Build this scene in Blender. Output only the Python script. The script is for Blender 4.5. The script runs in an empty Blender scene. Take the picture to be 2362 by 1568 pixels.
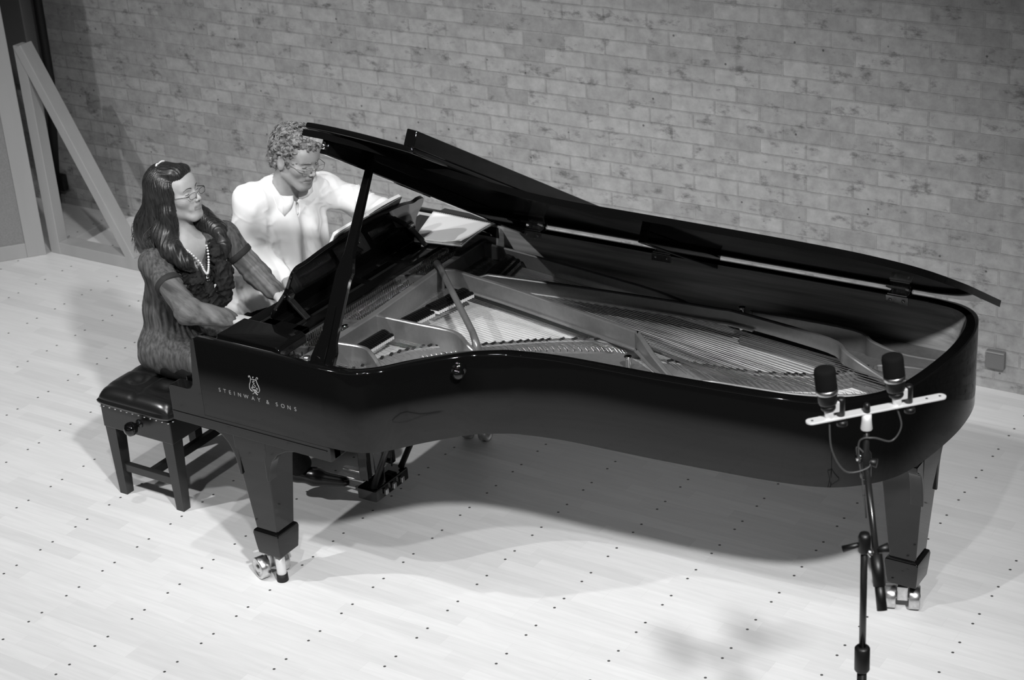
import bpy, bmesh, math, random
import numpy as np
from mathutils import Vector, Matrix
random.seed(7); RNG = np.random.RandomState(7)
C = bpy.context.scene.collection
SC = bpy.context.scene

# ---------------------------------------------------------------- camera
CAM_LOC = Vector((3.226762742770796, -7.108452436671918, 3.7938120273864326))
YAW, PITCH, ROLL = -0.6015153757812052, -0.440728802983363, -0.0724420983613345
FOC = 1.7915113290125948
fwd = Vector((math.sin(YAW)*math.cos(PITCH), math.cos(YAW)*math.cos(PITCH), math.sin(PITCH)))
rt = Vector((math.cos(YAW), -math.sin(YAW), 0)); up0 = rt.cross(fwd)
r2 = rt*math.cos(ROLL) + up0*math.sin(ROLL); u2 = -rt*math.sin(ROLL) + up0*math.cos(ROLL)
cam_d = bpy.data.cameras.new('camera'); cam = bpy.data.objects.new('camera', cam_d); C.objects.link(cam)
M3 = Matrix((r2, u2, -fwd)).transposed()
cam.matrix_world = Matrix.Translation(CAM_LOC) @ M3.to_4x4()
cam_d.sensor_width = 36; cam_d.sensor_fit = 'HORIZONTAL'; cam_d.lens = 36*FOC
cam_d.clip_start = 0.05; cam_d.clip_end = 60
cam_d.dof.use_dof = True; cam_d.dof.focus_distance = 6.6; cam_d.dof.aperture_fstop = 5.6
SC.camera = cam

# ---------------------------------------------------------------- world, lamps, exposure
w = bpy.data.worlds.new('world'); SC.world = w; w.use_nodes = True
w.node_tree.nodes['Background'].inputs[0].default_value = (1, 1, 1, 1)
w.node_tree.nodes['Background'].inputs[1].default_value = 0.008
SC.view_settings.view_transform = 'Standard'; SC.view_settings.look = 'None'
SC.view_settings.gamma = 1; SC.view_settings.use_curve_mapping = False
SC.view_settings.exposure = 0.0

def spot(name, loc, aim, energy, deg, blend, rad):
    d = bpy.data.lights.new(name, 'SPOT'); o = bpy.data.objects.new(name, d); C.objects.link(o)
    d.energy = energy; d.spot_size = math.radians(deg); d.spot_blend = blend; d.shadow_soft_size = rad
    o.location = loc; o.rotation_euler = (Vector(aim)-Vector(loc)).to_track_quat('-Z', 'Y').to_euler()
    return o
# a row of stage spots above the front of the platform, and two higher over it
spot('stage_spot', (3.8, -5.6, 5.4), (-0.30, -2.67, 0), 1600, 57, 0.75, 0.16)
spot('stage_spot', (1.8, -5.9, 6.2), (-1.4, -2.3, 0), 480, 56, 0.80, 0.08)
spot('stage_spot', (-0.1, -5.9, 6.2), (0.15, -1.2, 0), 420, 44, 0.85, 0.04)
spot('stage_spot', (-3.9, -5.6, 6.2), (-2.28, -1.75, 0), 840, 60, 0.94, 0.07)
spot('stage_spot', (-0.5, -3.4, 6.2), (-1.82, -1.70, .9), 300, 43, 0.90, 0.07)
# soft fill added on the audience side to lift the piano's inside
hd = bpy.data.lights.new('audience_fill', 'AREA'); ho = bpy.data.objects.new('audience_fill', hd); C.objects.link(ho)
hd.shape = 'RECTANGLE'; hd.size = 10; hd.size_y = 3.0; hd.energy = 35; ho.location = (0, -13, 3.2)
ho.rotation_euler = (Vector((0, -1.5, .8))-Vector(ho.location)).to_track_quat('-Z', 'Y').to_euler()

# ---------------------------------------------------------------- materials
def mat(name, v=0.5, rough=0.5, metal=0.0, spec=0.5, **kw):
    m = bpy.data.materials.new(name); m.use_nodes = True
    b = m.node_tree.nodes['Principled BSDF']
    b.inputs['Base Color'].default_value = (v, v, v, 1)
    b.inputs['Roughness'].default_value = rough; b.inputs['Metallic'].default_value = metal
    b.inputs['Specular IOR Level'].default_value = spec
    for k, x in kw.items(): b.inputs[k].default_value = x
    m['v'] = v
    return m
def nd(m, t, **kw):
    n = m.node_tree.nodes.new(t)
    for k, x in kw.items(): setattr(n, k, x)
    return n
def lk(m, a, b): m.node_tree.links.new(a, b)
def noisy(m, scale=20, lo=0.8, hi=1.2, bump=0.0, detail=4, stretch=(1, 1, 1), bscale=None, dist=0.002):
    """multiply the base colour by noise and add an optional bump"""
    b = m.node_tree.nodes['Principled BSDF']; v = m['v']
    tc = nd(m, 'ShaderNodeTexCoord'); mp = nd(m, 'ShaderNodeMapping'); mp.inputs['Scale'].default_value = stretch
    lk(m, tc.outputs['Object'], mp.inputs[0])
    n = nd(m, 'ShaderNodeTexNoise'); n.inputs['Scale'].default_value = scale; n.inputs['Detail'].default_value = detail
    lk(m, mp.outputs[0], n.inputs['Vector'])
    r = nd(m, 'ShaderNodeMapRange'); r.inputs['From Min'].default_value = 0.3; r.inputs['From Max'].default_value = 0.7
    r.inputs['To Min'].default_value = v*lo; r.inputs['To Max'].default_value = v*hi
    lk(m, n.outputs[0], r.inputs[0]); lk(m, r.outputs[0], b.inputs['Base Color'])
    if bump:
        n2 = nd(m, 'ShaderNodeTexNoise'); n2.inputs['Scale'].default_value = bscale or scale; n2.inputs['Detail'].default_value = 6
        lk(m, mp.outputs[0], n2.inputs['Vector'])
        bp = nd(m, 'ShaderNodeBump'); bp.inputs['Strength'].default_value = bump; bp.inputs['Distance'].default_value = dist
        lk(m, n2.outputs[0], bp.inputs['Height']); lk(m, bp.outputs[0], b.inputs['Normal'])
    return m

LAC = mat('black_lacquer', 0.0035, 0.05, spec=0.5)
LACS = noisy(mat('satin_lacquer', 0.010, 0.30, spec=0.5), 3, 0.7, 1.4, stretch=(1, 30, 30))
INNER = noisy(mat('inner_rim_wood', 0.36, 0.32), 2, 0.7, 1.4, stretch=(1, 25, 25))
IRON = noisy(mat('bronzed_iron', 0.19, 0.30, metal=0.4), 60, 0.94, 1.06)
IRON_R = noisy(mat('bronzed_iron_dark', 0.15, 0.4, metal=0.2), 60, 0.9, 1.1)
SOUND = noisy(mat('spruce_board', 0.72, 0.35), 6, 0.9, 1.08, stretch=(1, 40, 1))
FELT_B = mat('black_felt', 0.005, 0.9, spec=0.1)
FELT_W = mat('white_felt', 0.62, 0.9, spec=0.1)
DAMP = mat('damper_black', 0.006, 0.22)
STEEL = mat('steel', 0.70, 0.25, metal=1.0)
COPPER = mat('wound_string', 0.30, 0.35, metal=1.0)
CHROME = mat('chrome', 0.75, 0.12, metal=1.0)
BRASS = noisy(mat('brushed_brass', 0.62, 0.3, metal=1.0), 80, 0.85, 1.1)
IVORY = mat('white_key', 0.75, 0.2)
EBONY = mat('black_key', 0.01, 0.2)
PAPER = noisy(mat('paper', 0.85, 0.7, spec=0.2), 8, 0.98, 1.0)
PAPER_G = noisy(mat('cover_paper', 0.32, 0.6, spec=0.2), 8, 0.95, 1.04)
INK = mat('ink', 0.05, 0.6)
LEATH = noisy(mat('black_leather', 0.010, 0.27, spec=.9), 90, 0.9, 1.1, bump=0.12, bscale=500, dist=0.001)
BENCHW = mat('bench_wood', 0.018, 0.28)
PALEW = noisy(mat('pale_wood', 0.36, 0.5), 8, 0.93, 1.06, stretch=(1, 1, .1))
FELTG = noisy(mat('grey_felt', 0.25, 0.9, spec=0.1), 120, 0.9, 1.1)
PLASTIC = mat('grey_plastic', 0.16, 0.4)
MICB = mat('mic_black', 0.004, 0.45)
STANDB = mat('stand_black', 0.012, 0.25)
ALU = mat('satin_aluminium', 0.75, 0.42, metal=0.35)
GOLD = mat('gold_inlay', 0.32, 0.5, metal=0.3)
CABLE = mat('cable_grey', 0.05, 0.5)
DARK = mat('near_black', 0.006, 0.7)

def brick_mat():
    m = bpy.data.materials.new('pale_brick'); m.use_nodes = True; b = m.node_tree.nodes['Principled BSDF']
    b.inputs['Roughness'].default_value = 0.8; b.inputs['Specular IOR Level'].default_value = 0.25
    g = nd(m, 'ShaderNodeNewGeometry'); s = nd(m, 'ShaderNodeSeparateXYZ'); lk(m, g.outputs['Position'], s.inputs[0])
    ax = nd(m, 'ShaderNodeMath', operation='ADD'); ax.inputs[1].default_value = 0.1125+22.5; lk(m, s.outputs[0], ax.inputs[0])
    az = nd(m, 'ShaderNodeMath', operation='ADD'); az.inputs[1].default_value = -0.045+0.15*40; lk(m, s.outputs[2], az.inputs[0])
    c = nd(m, 'ShaderNodeCombineXYZ'); lk(m, ax.outputs[0], c.inputs[0]); lk(m, az.outputs[0], c.inputs[1])
    # wobble the joints a little
    nz = nd(m, 'ShaderNodeTexNoise'); nz.inputs['Scale'].default_value = 14; nz.inputs['Detail'].default_value = 3
    lk(m, g.outputs['Position'], nz.inputs['Vector'])
    wb = nd(m, 'ShaderNodeVectorMath', operation='SCALE'); wb.inputs['Scale'].default_value = 0.007
    sb = nd(m, 'ShaderNodeVectorMath', operation='SUBTRACT'); sb.inputs[1].default_value = (.5, .5, .5)
    lk(m, nz.outputs['Color'], sb.inputs[0]); lk(m, sb.outputs[0], wb.inputs[0])
    av = nd(m, 'ShaderNodeVectorMath', operation='ADD'); lk(m, c.outputs[0], av.inputs[0]); lk(m, wb.outputs[0], av.inputs[1])
    def brick(c1, c2, mo, ms=0.0052, sm=0.25):
        t = nd(m, 'ShaderNodeTexBrick'); t.offset = 0.5; t.offset_frequency = 2; t.squash = 1
        t.inputs['Color1'].default_value = (c1, c1, c1, 1); t.inputs['Color2'].default_value = (c2, c2, c2, 1)
        t.inputs['Mortar'].default_value = (mo, mo, mo, 1); t.inputs['Scale'].default_value = 1
        t.inputs['Mortar Size'].default_value = ms; t.inputs['Mortar Smooth'].default_value = sm
        t.inputs['Brick Width'].default_value = 0.225; t.inputs['Row Height'].default_value = 0.075
        t.inputs['Bias'].default_value = 0.25
        lk(m, av.outputs[0], t.inputs['Vector']); return t
    t = brick(0.275, 0.385, 0.315)
    # mottling
    n1 = nd(m, 'ShaderNodeTexNoise'); n1.inputs['Scale'].default_value = 16; n1.inputs['Detail'].default_value = 8; n1.inputs['Roughness'].default_value = .65
    lk(m, g.outputs['Position'], n1.inputs['Vector'])
    r1 = nd(m, 'ShaderNodeMapRange'); r1.inputs[1].default_value = .25; r1.inputs[2].default_value = .75; r1.inputs[3].default_value = .74; r1.inputs[4].default_value = 1.26
    lk(m, n1.outputs[0], r1.inputs[0])
    # dark burnt patches
    n2 = nd(m, 'ShaderNodeTexNoise'); n2.inputs['Scale'].default_value = 9; n2.inputs['Detail'].default_value = 9; n2.inputs['Roughness'].default_value = .72
    mp = nd(m, 'ShaderNodeMapping'); mp.inputs['Location'].default_value = (3.3, 1, 7.7); mp.inputs['Scale'].default_value = (.8, 1, 1.5); lk(m, g.outputs['Position'], mp.inputs[0]); lk(m, mp.outputs[0], n2.inputs['Vector'])
    r2_ = nd(m, 'ShaderNodeMapRange'); r2_.inputs[1].default_value = .545; r2_.inputs[2].default_value = .66; r2_.inputs[3].default_value = 1; r2_.inputs[4].default_value = .42
    lk(m, n2.outputs[0], r2_.inputs[0])
    # small pits
    vo = nd(m, 'ShaderNodeTexVoronoi'); vo.inputs['Scale'].default_value = 11; lk(m, g.outputs['Position'], vo.inputs['Vector'])
    r3 = nd(m, 'ShaderNodeMapRange'); r3.inputs[1].default_value = .045; r3.inputs[2].default_value = .075; r3.inputs[3].default_value = .35; r3.inputs[4].default_value = 1
    lk(m, vo.outputs['Distance'], r3.inputs[0])
    x = t.outputs['Color']
    for r in (r1, r2_, r3):
        mu = nd(m, 'ShaderNodeVectorMath', operation='SCALE'); lk(m, x, mu.inputs[0]); lk(m, r.outputs[0], mu.inputs['Scale']); x = mu.outputs[0]
    lk(m, x, b.inputs['Base Color'])
    # bump: recessed joints + grain
    h = nd(m, 'ShaderNodeMath', operation='MULTIPLY_ADD'); h.inputs[1].default_value = -1.0
    gs = nd(m, 'ShaderNodeMath', operation='MULTIPLY'); gs.inputs[1].default_value = .55; lk(m, n1.outputs[0], gs.inputs[0])
    lk(m, t.outputs['Fac'], h.inputs[0]); lk(m, gs.outputs[0], h.inputs[2])
    bp = nd(m, 'ShaderNodeBump'); bp.inputs['Strength'].default_value = .55; bp.inputs['Distance'].default_value = .006
    lk(m, h.outputs[0], bp.inputs['Height']); lk(m, bp.outputs[0], b.inputs['Normal'])
    return m
BRICK = brick_mat()

def floor_mat():
    m = bpy.data.materials.new('strip_wood_floor'); m.use_nodes = True; b = m.node_tree.nodes['Principled BSDF']
    b.inputs['Roughness'].default_value = 0.42; b.inputs['Specular IOR Level'].default_value = 0.3
    g = nd(m, 'ShaderNodeNewGeometry'); s = nd(m, 'ShaderNodeSeparateXYZ'); lk(m, g.outputs['Position'], s.inputs[0])
    def shifted(dx, dy):
        a = nd(m, 'ShaderNodeVectorMath', operation='ADD'); a.inputs[1].default_value = (dx, dy, 0); lk(m, g.outputs['Position'], a.inputs[0]); return a
    PR = 0.1975; SR = PR/3
    a = shifted(30.1, 2.62+PR*60)
    # each row shifted by its own amount
    sa = nd(m, 'ShaderNodeSeparateXYZ'); lk(m, a.outputs[0], sa.inputs[0])
    rw = nd(m, 'ShaderNodeMath', operation='DIVIDE'); rw.inputs[1].default_value = SR; lk(m, sa.outputs[1], rw.inputs[0])
    fl = nd(m, 'ShaderNodeMath', operation='FLOOR'); lk(m, rw.outputs[0], fl.inputs[0])
    wn = nd(m, 'ShaderNodeTexWhiteNoise', noise_dimensions='1D'); lk(m, fl.outputs[0], wn.inputs['W'])
    ox = nd(m, 'ShaderNodeMath', operation='ADD'); lk(m, wn.outputs['Value'], ox.inputs[0]); lk(m, sa.outputs[0], ox.inputs[1])
    cv = nd(m, 'ShaderNodeCombineXYZ'); lk(m, ox.outputs[0], cv.inputs[0]); lk(m, sa.outputs[1], cv.inputs[1])
    t = nd(m, 'ShaderNodeTexBrick'); t.offset = 0.0; t.squash = 1
    for k, v in (('Color1', .635), ('Color2', .74), ('Mortar', .61)): t.inputs[k].default_value = (v, v, v, 1)
    t.inputs['Scale'].default_value = 1; t.inputs['Mortar Size'].default_value = .0005; t.inputs['Mortar Smooth'].default_value = .5
    t.inputs['Brick Width'].default_value = .47; t.inputs['Row Height'].default_value = SR; t.inputs['Bias'].default_value = .35
    lk(m, cv.outputs[0], t.inputs['Vector'])
    mp = nd(m, 'ShaderNodeMapping'); mp.inputs['Scale'].default_value = (1.2, 14, 1); lk(m, g.outputs['Position'], mp.inputs[0])
    n = nd(m, 'ShaderNodeTexNoise'); n.inputs['Scale'].default_value = 4; n.inputs['Detail'].default_value = 7; lk(m, mp.outputs[0], n.inputs['Vector'])
    r = nd(m, 'ShaderNodeMapRange'); r.inputs[1].default_value = .25; r.inputs[2].default_value = .75; r.inputs[3].default_value = .94; r.inputs[4].default_value = 1.05
    lk(m, n.outputs[0], r.inputs[0])
    mu = nd(m, 'ShaderNodeVectorMath', operation='SCALE'); lk(m, t.outputs['Color'], mu.inputs[0]); lk(m, r.outputs[0], mu.inputs['Scale'])
    # screw plugs in pairs across every board
    def cell(sock, off, per):
        a1 = nd(m, 'ShaderNodeMath', operation='ADD'); a1.inputs[1].default_value = off; lk(m, sock, a1.inputs[0])
        a2 = nd(m, 'ShaderNodeMath', operation='DIVIDE'); a2.inputs[1].default_value = per; lk(m, a1.outputs[0], a2.inputs[0])
        a3 = nd(m, 'ShaderNodeMath', operation='ROUND'); lk(m, a2.outputs[0], a3.inputs[0])
        a4 = nd(m, 'ShaderNodeMath', operation='SUBTRACT'); lk(m, a2.outputs[0], a4.inputs[0]); lk(m, a3.outputs[0], a4.inputs[1])
        a5 = nd(m, 'ShaderNodeMath', operation='MULTIPLY'); a5.inputs[1].default_value = per; lk(m, a4.outputs[0], a5.inputs[0])
        return a5.outputs[0]
    cx = cell(s.outputs[0], .622, .3452)
    dists = []
    for yo in (2.486, 2.554):
        cy = cell(s.outputs[1], yo, PR)
        cc = nd(m, 'ShaderNodeCombineXYZ'); lk(m, cx, cc.inputs[0]); lk(m, cy, cc.inputs[1])
        ln = nd(m, 'ShaderNodeVectorMath', operation='LENGTH'); lk(m, cc.outputs[0], ln.inputs[0]); dists.append(ln.outputs['Value'])
    mn = nd(m, 'ShaderNodeMath', operation='MINIMUM'); lk(m, dists[0], mn.inputs[0]); lk(m, dists[1], mn.inputs[1])
    lt = nd(m, 'ShaderNodeMapRange'); lt.inputs[1].default_value = .0045; lt.inputs[2].default_value = .0062; lt.inputs[3].default_value = .10; lt.inputs[4].default_value = 1
    lk(m, mn.outputs[0], lt.inputs[0])
    mu2 = nd(m, 'ShaderNodeVectorMath', operation='SCALE'); lk(m, mu.outputs[0], mu2.inputs[0]); lk(m, lt.outputs[0], mu2.inputs['Scale'])
    lk(m, mu2.outputs[0], b.inputs['Base Color'])
    return m
FLOOR = floor_mat()

# ---------------------------------------------------------------- mesh helpers
class MB:
    def __init__(s): s.v = []; s.f = []; s.m = []; s.sm = []
    def add(s, vs, fs, mi=0, smooth=True):
        o = len(s.v); s.v += [tuple(v) for v in vs]; s.f += [tuple(i+o for i in f) for f in fs]
        s.m += [mi]*len(fs); s.sm += [smooth]*len(fs); return s
    def box(s, c, d, mi=0, M=None, bev=0.0):
        hx, hy, hz = d[0]/2, d[1]/2, d[2]/2; c = Vector(c)
        if bev <= 0:
            vs = [Vector((x*hx, y*hy, z*hz)) for x in (-1, 1) for y in (-1, 1) for z in (-1, 1)]
            fs = [(0, 1, 3, 2), (4, 6, 7, 5), (0, 4, 5, 1), (2, 3, 7, 6), (0, 2, 6, 4), (1, 5, 7, 3)]
        else:
            bm = bmesh.new(); bmesh.ops.create_cube(bm, size=1)
            for v in bm.verts: v.co = Vector((v.co.x*d[0], v.co.y*d[1], v.co.z*d[2]))
            bmesh.ops.bevel(bm, geom=bm.edges[:], offset=min(bev, .45*min(d)), segments=2, profile=.5, affect='EDGES')
            vs = [v.co.copy() for v in bm.verts]; bm.verts.index_update(); fs = [tuple(v.index for v in f.verts) for f in bm.faces]; bm.free()
        if M is not None: vs = [M @ v for v in vs]
        s.add([v+c for v in vs], fs, mi, False); return s
    def tube(s, pts, r, n=8, mi=0, caps=True, closed=False, squash=None):
        pts = [Vector(p) for p in pts]; k = len(pts); rr = r if hasattr(r, '__len__') else [r]*k
        vs = []; prev = None
        for i, p in enumerate(pts):
            if closed: t = pts[(i+1) % k]-pts[i-1]
            else: t = pts[min(i+1, k-1)]-pts[max(i-1, 0)]
            if t.length < 1e-9: t = Vector((0, 0, 1))
            t.normalize()
            if prev is None:
                a = Vector((0, 0, 1)) if abs(t.z) < .9 else Vector((1, 0, 0)); u = t.cross(a).normalized()
            else:
                u = (prev - t*prev.dot(t));
                u = u.normalized() if u.length > 1e-6 else t.orthogonal().normalized()
            prev = u; v_ = t.cross(u)
            for j in range(n):
                a = 2*math.pi*j/n
                vs.append(p + (u*math.cos(a) + v_*math.sin(a)*(squash or 1))*rr[i])
        fs = []
        for i in range(k if closed else k-1):
            for j in range(n):
                a, b_ = i*n+j, i*n+(j+1) % n; c_, d_ = ((i+1) % k)*n+(j+1) % n, ((i+1) % k)*n+j
                fs.append((a, b_, c_, d_))
        if caps and not closed: fs.append(tuple(range(n))[::-1]); fs.append(tuple((k-1)*n+j for j in range(n)))
        s.add(vs, fs, mi); return s
    def lathe(s, prof, c=(0, 0, 0), axis='z', n=24, mi=0, M=None):
        vs = []
        for (r, h) in prof:
            for j in range(n):
                a = 2*math.pi*j/n; p = Vector((r*math.cos(a), r*math.sin(a), h))
                if axis == 'x': p = Vector((p.z, p.x, p.y))
                if axis == 'y': p = Vector((p.x, p.z, p.y))
                if M is not None: p = M @ p
                vs.append(p+Vector(c))
        fs = [(i*n+j, i*n+(j+1) % n, (i+1)*n+(j+1) % n, (i+1)*n+j) for i in range(len(prof)-1) for j in range(n)]
        fs.append(tuple(range(n))[::-1]); fs.append(tuple((len(prof)-1)*n+j for j in range(n)))
        s.add(vs, fs, mi); return s
    def prism(s, poly, z0, z1, mi=0, axis='z', M=None):
        """extrude a 2D polygon; axis z: (x,y), y: (x,z) extruded in y, x: (y,z) extruded in x"""
        def P(a, b_, h):
            p = Vector((a, b_, h)) if axis == 'z' else Vector((a, h, b_)) if axis == 'y' else Vector((h, a, b_))
            return M @ p if M is not None else p
        n = len(poly); vs = [P(a, b_, z0) for a, b_ in poly]+[P(a, b_, z1) for a, b_ in poly]
        fs = [tuple(range(n))[::-1], tuple(range(n, 2*n))]+[(i, (i+1) % n, n+(i+1) % n, n+i) for i in range(n)]
        s.add(vs, fs, mi, False); return s
    def wall(s, pts, z0, z1, th, mi=0):
        """upright web along a plan polyline; z0,z1 scalars or lists; th thickness"""
        n = len(pts); z0 = z0 if hasattr(z0, '__len__') else [z0]*n; z1 = z1 if hasattr(z1, '__len__') else [z1]*n
        L = []; R = []
        for i in range(n):
            a = Vector(pts[max(i-1, 0)]); b_ = Vector(pts[min(i+1, n-1)]); t = (b_-a).normalized(); nn = Vector((-t.y, t.x))*th/2
            p = Vector(pts[i]); L.append(p+nn); R.append(p-nn)
        vs = []; e = min(.004, th*.3)
        for i in range(n):
            p = Vector(pts[i]); l, r = L[i], R[i]; li = l.lerp(r, e/th); ri = r.lerp(l, e/th)
            vs += [(l.x, l.y, z0[i]), (l.x, l.y, z1[i]-e), (li.x, li.y, z1[i]), (ri.x, ri.y, z1[i]), (r.x, r.y, z1[i]-e), (r.x, r.y, z0[i])]
        fs = []
        for i in range(n-1):
            for j in range(5): fs.append((i*6+j, i*6+j+1, (i+1)*6+j+1, (i+1)*6+j))
        fs.append((0, 1, 2, 3, 4, 5)); fs.append(tuple((n-1)*6+j for j in (5, 4, 3, 2, 1, 0)))
        s.add(vs, fs, mi, False); return s
    def mesh(s, name, mats):
        me = bpy.data.meshes.new(name); me.from_pydata(s.v, [], s.f)
        for m_ in (mats if isinstance(mats, (list, tuple)) else [mats]): me.materials.append(m_)
        me.polygons.foreach_set('material_index', s.m); me.polygons.foreach_set('use_smooth', s.sm)
        me.update(); bm = bmesh.new(); bm.from_mesh(me); bmesh.ops.recalc_face_normals(bm, faces=bm.faces[:]); bm.to_mesh(me); bm.free()
        return me
    def build(s, name, mats, parent=None, bevel=0.0, auto=None):
        o = bpy.data.objects.new(name, s.mesh(name, mats)); C.objects.link(o)
        if parent is not None: o.parent = parent
        if bevel:
            b_ = o.modifiers.new('b', 'BEVEL'); b_.width = bevel; b_.segments = 3; b_.limit_method = 'ANGLE'; b_.angle_limit = math.radians(35)
            b_.harden_normals = False
            for p in o.data.polygons: p.use_smooth = True
            try:
                o.data.set_sharp_from_angle(angle=math.radians(40))
            except Exception: pass
        return o
def tag(o, label=None, cat=None, group=None, kind=None):
    if label: o['label'] = label
    if cat: o['category'] = cat
    if group: o['group'] = group
    if kind: o['kind'] = kind
    return o
def empty(name, loc=(0, 0, 0), label=None, cat=None, group=None):
    o = bpy.data.objects.new(name, None); C.objects.link(o); o.location = loc; o.empty_display_size = .05
    return tag(o, label, cat, group)
def childof(o, parent):
    """parent o (built in world coordinates) to an empty without moving it"""
    o.parent = parent; o.matrix_parent_inverse = Matrix.Translation(-Vector(parent.location)) if parent.type == 'EMPTY' else Matrix.Identity(4)
    return o
def catmull(P, k=8, closed=False):
    P = [Vector(p) for p in P]; out = []; n = len(P)
    rng = range(n if closed else n-1)
    for i in rng:
        p0 = P[(i-1) % n] if (closed or i > 0) else P[0]; p1 = P[i]; p2 = P[(i+1) % n]
        p3 = P[(i+2) % n] if (closed or i+2 < n) else P[n-1]
        for j in range(k):
            t = j/k
            out.append(.5*((2*p1)+(p2-p0)*t+(2*p0-5*p1+4*p2-p3)*t*t+(3*p1-p0-3*p2+p3)*t**3))
    if not closed: out.append(P[-1])
    return out

# ---------------------------------------------------------------- the setting
def struct(name, mb, m, **kw): return tag(mb.build(name, m, **kw), kind='structure')
struct('floor', MB().prism([(-9, -10), (6, -10), (6, .02), (-9, .02)], -.1, 0), FLOOR)
struct('wall_back', MB().prism([(-9, 0), (6, 0), (6, .25), (-9, .25)], -.1, 5.2), BRICK)

# acoustic screen (left, turned towards the camera) - frame with felt infill
d = Vector((-.66, -.75, 0)).normalized()
A = Vector((-4.352, -.625, 0)); Wd = 1.1
def onscr(u, z, o=0):
    nrm = Vector((-d.y, d.x, 0)); return A + d*u + nrm*o + Vector((0, 0, z))
R_scr = Matrix((d, Vector((-d.y, d.x, 0)), Vector((0, 0, 1)))).transposed()
scr = empty('acoustic_screen', A, 'pale wood framed screen with grey felt face at the far left', 'screen')
def sbox(mb, u0, u1, z0, z1, t=.035, o=0, mi=0):
    mb.box(onscr((u0+u1)/2, (z0+z1)/2, o), (u1-u0, t, z1-z0), mi, R_scr, .003)
mb = MB(); sbox(mb, 0, .105, 0, 2.4, .05); sbox(mb, .105, Wd, 0, .085, .05); sbox(mb, Wd-.1, Wd, .085, 2.4, .05); sbox(mb, .105, Wd-.1, 2.3, 2.4, .05)
childof(mb.build('frame', PALEW), scr)
mb = MB(); sbox(mb, .104, Wd-.1, .08, 2.3, .03, -.002); childof(mb.build('felt_panel', FELTG), scr)

# second screen standing edge-on with foot and diagonal brace
sc2 = empty('braced_screen', (-4.25, -.58, 0), 'pale wooden upright with foot and diagonal brace beside the felt screen', 'screen')
mb = MB(); mb.box((-4.298, -.57, .60), (.075, .07, 1.20), 0, None, .004); childof(mb.build('upright', PALEW), sc2)
mb = MB(); mb.box((-3.965, -.555, .034), (.65, .095, .068), 0, None, .004); childof(mb.build('foot', PALEW), sc2)
mb = MB(); a, b_ = Vector((-3.715, -.56, .055)), Vector((-4.29, -.575, 1.20)); t = (b_-a); L = t.length; t.normalize()
yv = Vector((0, 1, 0)); xv = yv.cross(t).normalized(); yv = t.cross(xv)
mb.box((a+b_)/2, (.06, .085, L), 0, Matrix((xv, yv, t)).transposed(), .004); childof(mb.build('brace', PALEW), sc2)

# things on the back wall behind the screens
cab = empty('wall_cabinet', (-4.93, -.02, .77), 'plain grey cabinet hung on brick wall at upper left', 'cabinet')
childof(MB().box((-4.985, -.052, 1.47), (.38, .10, 1.40), 0, None, .006).build('body', PLASTIC), cab)
childof(MB().lathe([(.008, 0), (.012, .006), (.010, .016)], (-4.86, -.1, .86), 'y', 12, M=Matrix.Scale(-1, 3, (0, 1, 0))).build('knob', DARK), cab)
tag(MB().tube([(-4.695, -.045, 1.9), (-4.72, -.045, .8), (-4.86, -.045, .0)], .026, 10).build('pipe', DARK), 'black pipe running down brick wall behind the braced screen', 'pipe')
tag(MB().box((-4.812, -.02, .147), (.075, .04, .10), 0, None, .006).build('socket_box', DARK), 'small black box on the wall beside black pipe', 'box')
sp = empty('outlet_cover', (.91, 0, .152), 'blank grey cover plate on brick wall right of piano tail', 'outlet cover')
childof(MB().box((.91, -.012, .152), (.084, .024, .084), 0, None, .004).build('plate', PLASTIC), sp)
childof(MB().box((.91, -.026, .190), (.080, .006, .006), 0, None, .001).build('top_lip', mat('pale_lip', .45, .3, metal=.6)), sp)

# ================================================================ grand piano
PX, PY = 0.0, -2.0
piano = empty('grand_piano', (PX, PY, 0), 'black lacquered concert grand piano with propped lid, strings and iron frame exposed', 'piano')
def part(mb, name, m, parent=None, **kw):
    o = mb.build(name, m, **kw)
    par = parent or piano
    if par.type == 'EMPTY': childof(o, par)
    else:
        o.parent = par; o.matrix_parent_inverse = par.matrix_parent_inverse.copy() if False else Matrix.Identity(4)
        # parents that are meshes sit at their own origin in world coordinates
        o.matrix_parent_inverse = Matrix.Translation((0, 0, 0))
    return o
ZT = 1.010; ZB = 0.695
ARMX = -1.19
OUT = [(-.62, -2.728), (-.49, -2.712), (-.402, -2.655), (-.317, -2.548), (-.2, -2.425), (-.093, -2.362), (-.018, -2.338),
       (.143, -2.311), (.477, -2.292), (.86, -2.257), (1.047, -2.222), (1.147, -2.172), (1.238, -2.078), (1.292, -1.944),
       (1.325, -1.714), (1.325, -1.545), (1.302, -1.418), (1.262, -1.345), (1.19, -1.302), (1.08, -1.288)]
curve = [Vector((ARMX, -2.728)), Vector((-.9, -2.728))]+catmull(OUT, 6)+[Vector((.5, -1.288)), Vector((0, -1.288)), Vector((-.6, -1.288)), Vector((ARMX, -1.288))]
def offset(poly, dd):
    o = []
    for i, p in enumerate(poly):
        a = poly[max(i-1, 0)]; b_ = poly[min(i+1, len(poly)-1)]; t = (b_-a).normalized(); n = Vector((-t.y, t.x)); o.append(p+n*dd)
    return o
RW = .043
mb = MB(); ring = []
rb = .006
prof = [(0, ZB), (0, ZT-rb), (rb*.3, ZT-rb*.3), (rb, ZT), (RW-rb, ZT), (RW-rb*.3, ZT-rb*.3), (RW, ZT-rb), (RW, .80)]
offs = {o_: offset(curve, o_) for o_ in {q[0] for q in prof}}
vs = []
for i in range(len(curve)):
    for (o_, z) in prof: p = offs[o_][i]; vs.append((p.x, p.y, z))
k = len(prof); fs = []; mi = []
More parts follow.
